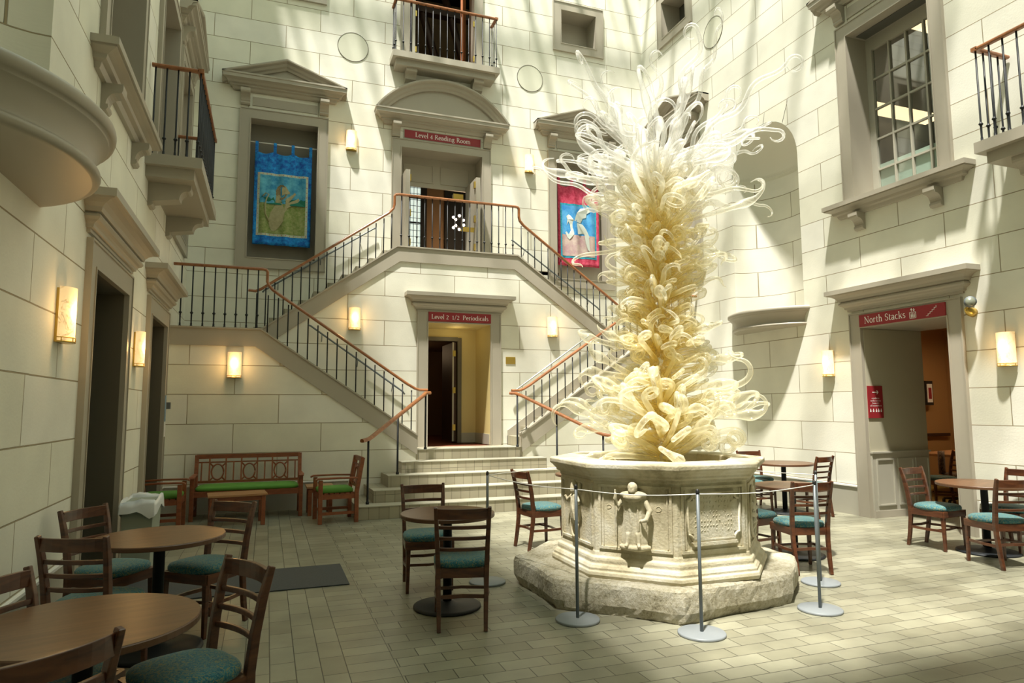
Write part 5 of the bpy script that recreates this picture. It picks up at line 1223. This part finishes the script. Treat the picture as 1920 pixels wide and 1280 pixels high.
# ------------------------------------------------------------------ teak furniture
def teak_leg(t, x, y, z1, name='leg', r=.028): k = MB(); k.box(x-r, x+r, y-r, y+r, 0, z1); return bevel(k.build(name, 'teak', t), .004, 2)
def teak_seat(name, W, D, label, cat, npanel, loc, rz):
    """origin at centre of seat, facing -y, back along +y"""
    t = empty(name, loc, rz, label, cat); h = W/2
    for s in (-1, 1):
        teak_leg(t, s*(h-.03), -D/2+.03, .60, 'front_leg')
        k = MB(); k.tube([(s*(h-.03), D/2-.05, 0), (s*(h-.03), D/2-.05, .42), (s*(h-.03), D/2+.03, .90)], 1, flat=(.028, .028, RECT)); bevel(k.build('rear_leg', 'teak', t), .004, 2)
        k = MB(); k.loft([[(s*(h-.03)-w_, y, z-.012), (s*(h-.03)+w_, y, z-.012), (s*(h-.03)+w_, y, z+.012), (s*(h-.03)-w_, y, z+.012)] for y, z, w_ in ((-D/2-.04,.605,.035),(-D/2+.0,.622,.040),(0,.625,.030),(D/2-.02,.615,.028))]); bevel(k.build('armrest', 'teak', t), .006, 2)
        k = MB(); k.box(s*(h-.03)-.012, s*(h-.03)+.012, -D/2+.05, D/2-.06, .12, .16); k.build('stretcher', 'teak', t)
    k = MB(); k.box(-h+.05, h-.05, -D/2+.015, -D/2+.045, .335, .40); k.box(-h+.05, h-.05, D/2-.08, D/2-.05, .335, .40)
    for s in (-1, 1): k.box(s*(h-.03)-.015, s*(h-.03)+.015, -D/2+.05, D/2-.06, .335, .40)
    k.build('seat_frame', 'teak', t)
    k = MB(); 
    for j in range(7): y = -D/2+.04+(D-.14)*j/6; k.box(-h+.04, h-.04, y-.028, y+.028, .40, .415)
    k.build('seat_slats', 'teak', t)
    k = MB(); cushion(k, W-.13, W-.13, -D/2+.02, D/2-.08, .415, .485, 48, 9); k.build('cushion', 'green', t)
    yb = lambda z: D/2-.05+.08*(z-.42)/.48
    k = MB(); k.tube([(-h+.03, yb(.875), .875), (h-.03, yb(.875), .875)], 1, flat=(.014, .032, RECT)); k.tube([(-h+.03, yb(.50), .50), (h-.03, yb(.50), .50)], 1, flat=(.013, .018, RECT)); k.tube([(-h+.03, yb(.79), .79), (h-.03, yb(.79), .79)], 1, flat=(.010, .010, RECT))
    k.build('back_rail', 'teak', t)
    k = MB(); pw = .23
    for j in range(npanel):
        xc = 0 if npanel == 1 else -h+.10+ (W-.20)*(j+.5)/npanel
        for sx in (-1, 1): k.tube([(xc+sx*pw/2, yb(.5), .50), (xc+sx*pw/2, yb(.86), .86)], 1, flat=(.011, .010, RECT))
        for sx in (-1, 1):
            for z0_, z1_ in ((.51, .565), (.78, .725)): k.tube([(xc+sx*pw/2, yb(z0_), z0_), (xc+sx*.062, yb(z1_), z1_)], 1, flat=(.010, .010, RECT))
        k.tube([(xc+.085*math.cos(2*PI*a_/20), yb(.645+.10*math.sin(2*PI*a_/20)), .645+.115*math.sin(2*PI*a_/20)) for a_ in range(21)], .012, 6)
    xs = [-h+.10+(W-.20)*j/npanel for j in range(npanel+1)] if npanel > 1 else []
    for x in xs: k.tube([(x, yb(.5), .50), (x, yb(.79), .79)], 1, flat=(.010, .009, RECT))
    k.build('back_lattice', 'teak', t)
    return t
teak_seat('garden_bench', 1.55, .60, 'long teak bench with green cushion and ring-pattern back under the left stair landing', 'bench', 3, (-.225, 10.97, 0), .0)
teak_seat('garden_armchair', .58, .58, 'teak armchair with green cushion beside the entry steps, facing left', 'armchair', 1, (.98, 10.08, 0), math.radians(-90+4))
teak_seat('garden_armchair', .58, .58, 'teak armchair with green cushion by the left wall behind the bin, facing right', 'armchair', 1, (-1.31, 10.24, 0), math.radians(90))
def low_table(x, y, W, D, H, rz, label):
    t = empty('low_table', (x, y, 0), rz, label, 'table')
    for sx in (-1, 1):
        for sy in (-1, 1): teak_leg(t, sx*(W/2-.05), sy*(D/2-.05), H-.03)
    k = MB()
    for j in range(7): y_ = -D/2+D*(j+.5)/7; k.box(-W/2, W/2, y_-D/14+.003, y_+D/14-.003, H-.025, H)
    k.build('slatted_top', 'teaktop', t); k = MB()
    for sy in (-1, 1): k.box(-W/2+.04, W/2-.04, sy*(D/2-.05)-.012, sy*(D/2-.05)+.012, H-.09, H-.025)
    for sx in (-1, 1): k.box(sx*(W/2-.05)-.012, sx*(W/2-.05)+.012, -D/2+.05, D/2-.05, H-.09, H-.025)
    k.build('apron', 'teak', t); return t
low_table(-.35, 10.24, .76, .46, .43, .10, 'low slatted teak table in front of the bench')
low_table(.80, 10.82, .40, .46, .43, .0, 'small teak side table behind the armchair, near the steps')

# ------------------------------------------------------------------ bin, mat
bn = empty('waste_bin', (-1.13, 7.60, 0), 0, 'grey-green plastic bin with a white bag liner by the left wall', 'bin')
k = MB(); k.loft([[(-.12*s,-.24*s,z),(.12*s,-.24*s,z),(.12*s,.24*s,z),(-.12*s,.24*s,z)] for z, s in ((0,1.0),(.66,1.12),(.66,1.18),(.70,1.18))], cap=True); bevel(k.build('bin_body', 'bin', bn), .008, 2)
random.seed(5); k = MB(); loops = []; n = 40
for z, s in ((.60, 1.30), (.68, 1.27), (.735, 1.20), (.71, 1.12), (.66, 1.05)):
    l = []
    for j in range(n):
        a_ = 2*PI*j/n; cx_ = max(-.12, min(.12, .19*math.cos(a_))); sy = max(-.24, min(.24, .34*math.sin(a_)))
        q = s+random.uniform(-.02, .03); l.append((cx_*q, sy*q, z+random.uniform(-.008, .008)+((.028*math.sin(a_*3+1)+.012*math.sin(a_*7)) if z < .65 else .014*math.sin(a_*4+z*9))))
    loops.append(l)
k.loft(loops, True, False, True); k.build('bag_liner', 'bag', bn)
k = MB(); k.box(-1.25, .76, 6.41, 7.26, .0015, .010); tag(bevel(k.build('door_mat', 'mat_'), .003, 1), 'dark charcoal carpet mat on the tiled floor at left', 'mat')

# furniture inside the north room
dk = empty('desk_chair', (10.75, 7.95, 0), .6, 'swivel chair with patterned fabric inside the North Stacks room', 'chair')
k = MB(); cushion(k, .46, .48, -.24, .24, .42, .50); k.build('seat', 'pattern', dk)
k = MB(); 
for z, wv in ((.50,.30),(.58,.42),(.72,.46),(.82,.40),(.86,.22)): pass
k.loft([[(wv/2*math.cos(2*PI*j/16), .24+.05*math.sin(2*PI*j/16), z) for j in range(16)] for z, wv in ((.48,.30),(.56,.42),(.68,.47),(.80,.42),(.85,.26))], True, True, True); k.build('backrest', 'pattern', dk)
k = MB(); k.lathe([(.025,.08),(.025,.42)], n=10)
for j in range(5): a_ = 2*PI*j/5; k.tube([(0,0,.10), (.26*math.cos(a_), .26*math.sin(a_), .07)], .016, 6)
k.build('swivel_base', 'black', dk)
for j in range(5): a_ = 2*PI*j/5; q = MB(); q.tube([(.26*math.cos(a_), .26*math.sin(a_)-.02, .035), (.26*math.cos(a_), .26*math.sin(a_)+.02, .035)], .033, 12); q.build('caster', 'black', dk)
wt = empty('reading_table', (11.9, 8.75, 0), .2, 'brown wooden table inside the North Stacks room', 'table')
k = MB(); k.box(-.8, .8, -.45, .45, .72, .76); k.build('tabletop', 'teaktop', wt)
for sx in (-1, 1):
    for sy in (-1, 1): k = MB(); k.box(sx*.72-.03, sx*.72+.03, sy*.38-.03, sy*.38+.03, 0, .72); k.build('leg', 'teak', wt)
wc = chair(10.15, 7.80, 60, 'wooden chair inside the North Stacks room behind the doorway edge', None)
if 'group' in wc: del wc['group']

# ------------------------------------------------------------------ sub-parts: hang each piece under the part that carries it
def hang(root, child, carrier):
    c = [o for o in root.children if o.name.split('.')[0] == carrier]
    if not c: return
    for o in [o for o in root.children if o.name.split('.')[0] == child]: o.parent = c[0]
for t in [o for o in bpy.data.objects if o.type == 'EMPTY' and not o.parent]:
    b = t.name.split('.')[0]
    if 'sign' in b:
        for c in ('lettering', 'symbols', 'lift_symbol', 'stair_symbol', 'arrow'): hang(t, c, 'sign_panel')
    if b == 'banner':
        for c in ('painted_sky', 'painted_ground', 'painted_trees', 'painted_beast', 'painted_foreleg', 'painted_mane', 'painted_head', 'painted_tail', 'border_diamonds', 'painted_horse', 'painted_wing', 'painted_leg'): hang(t, c, 'picture_border')
        hang(t, 'hanging_loop', 'cloth')
    if b == 'chandelier': hang(t, 'globe', 'chandelier_frame')
    if b == 'desk_chair': hang(t, 'caster', 'swivel_base')
    if b == 'wellhead':
        for c in ('carved_friar', 'carved_initial', 'carved_bishop', 'carved_shield_rim', 'carved_rosette', 'panel_moulding', 'tablet'): hang(t, c, 'octagonal_body')
    if b == 'framed_picture': hang(t, 'print', 'frame')
    if b == 'waste_bin': hang(t, 'bag_liner', 'bin_body')
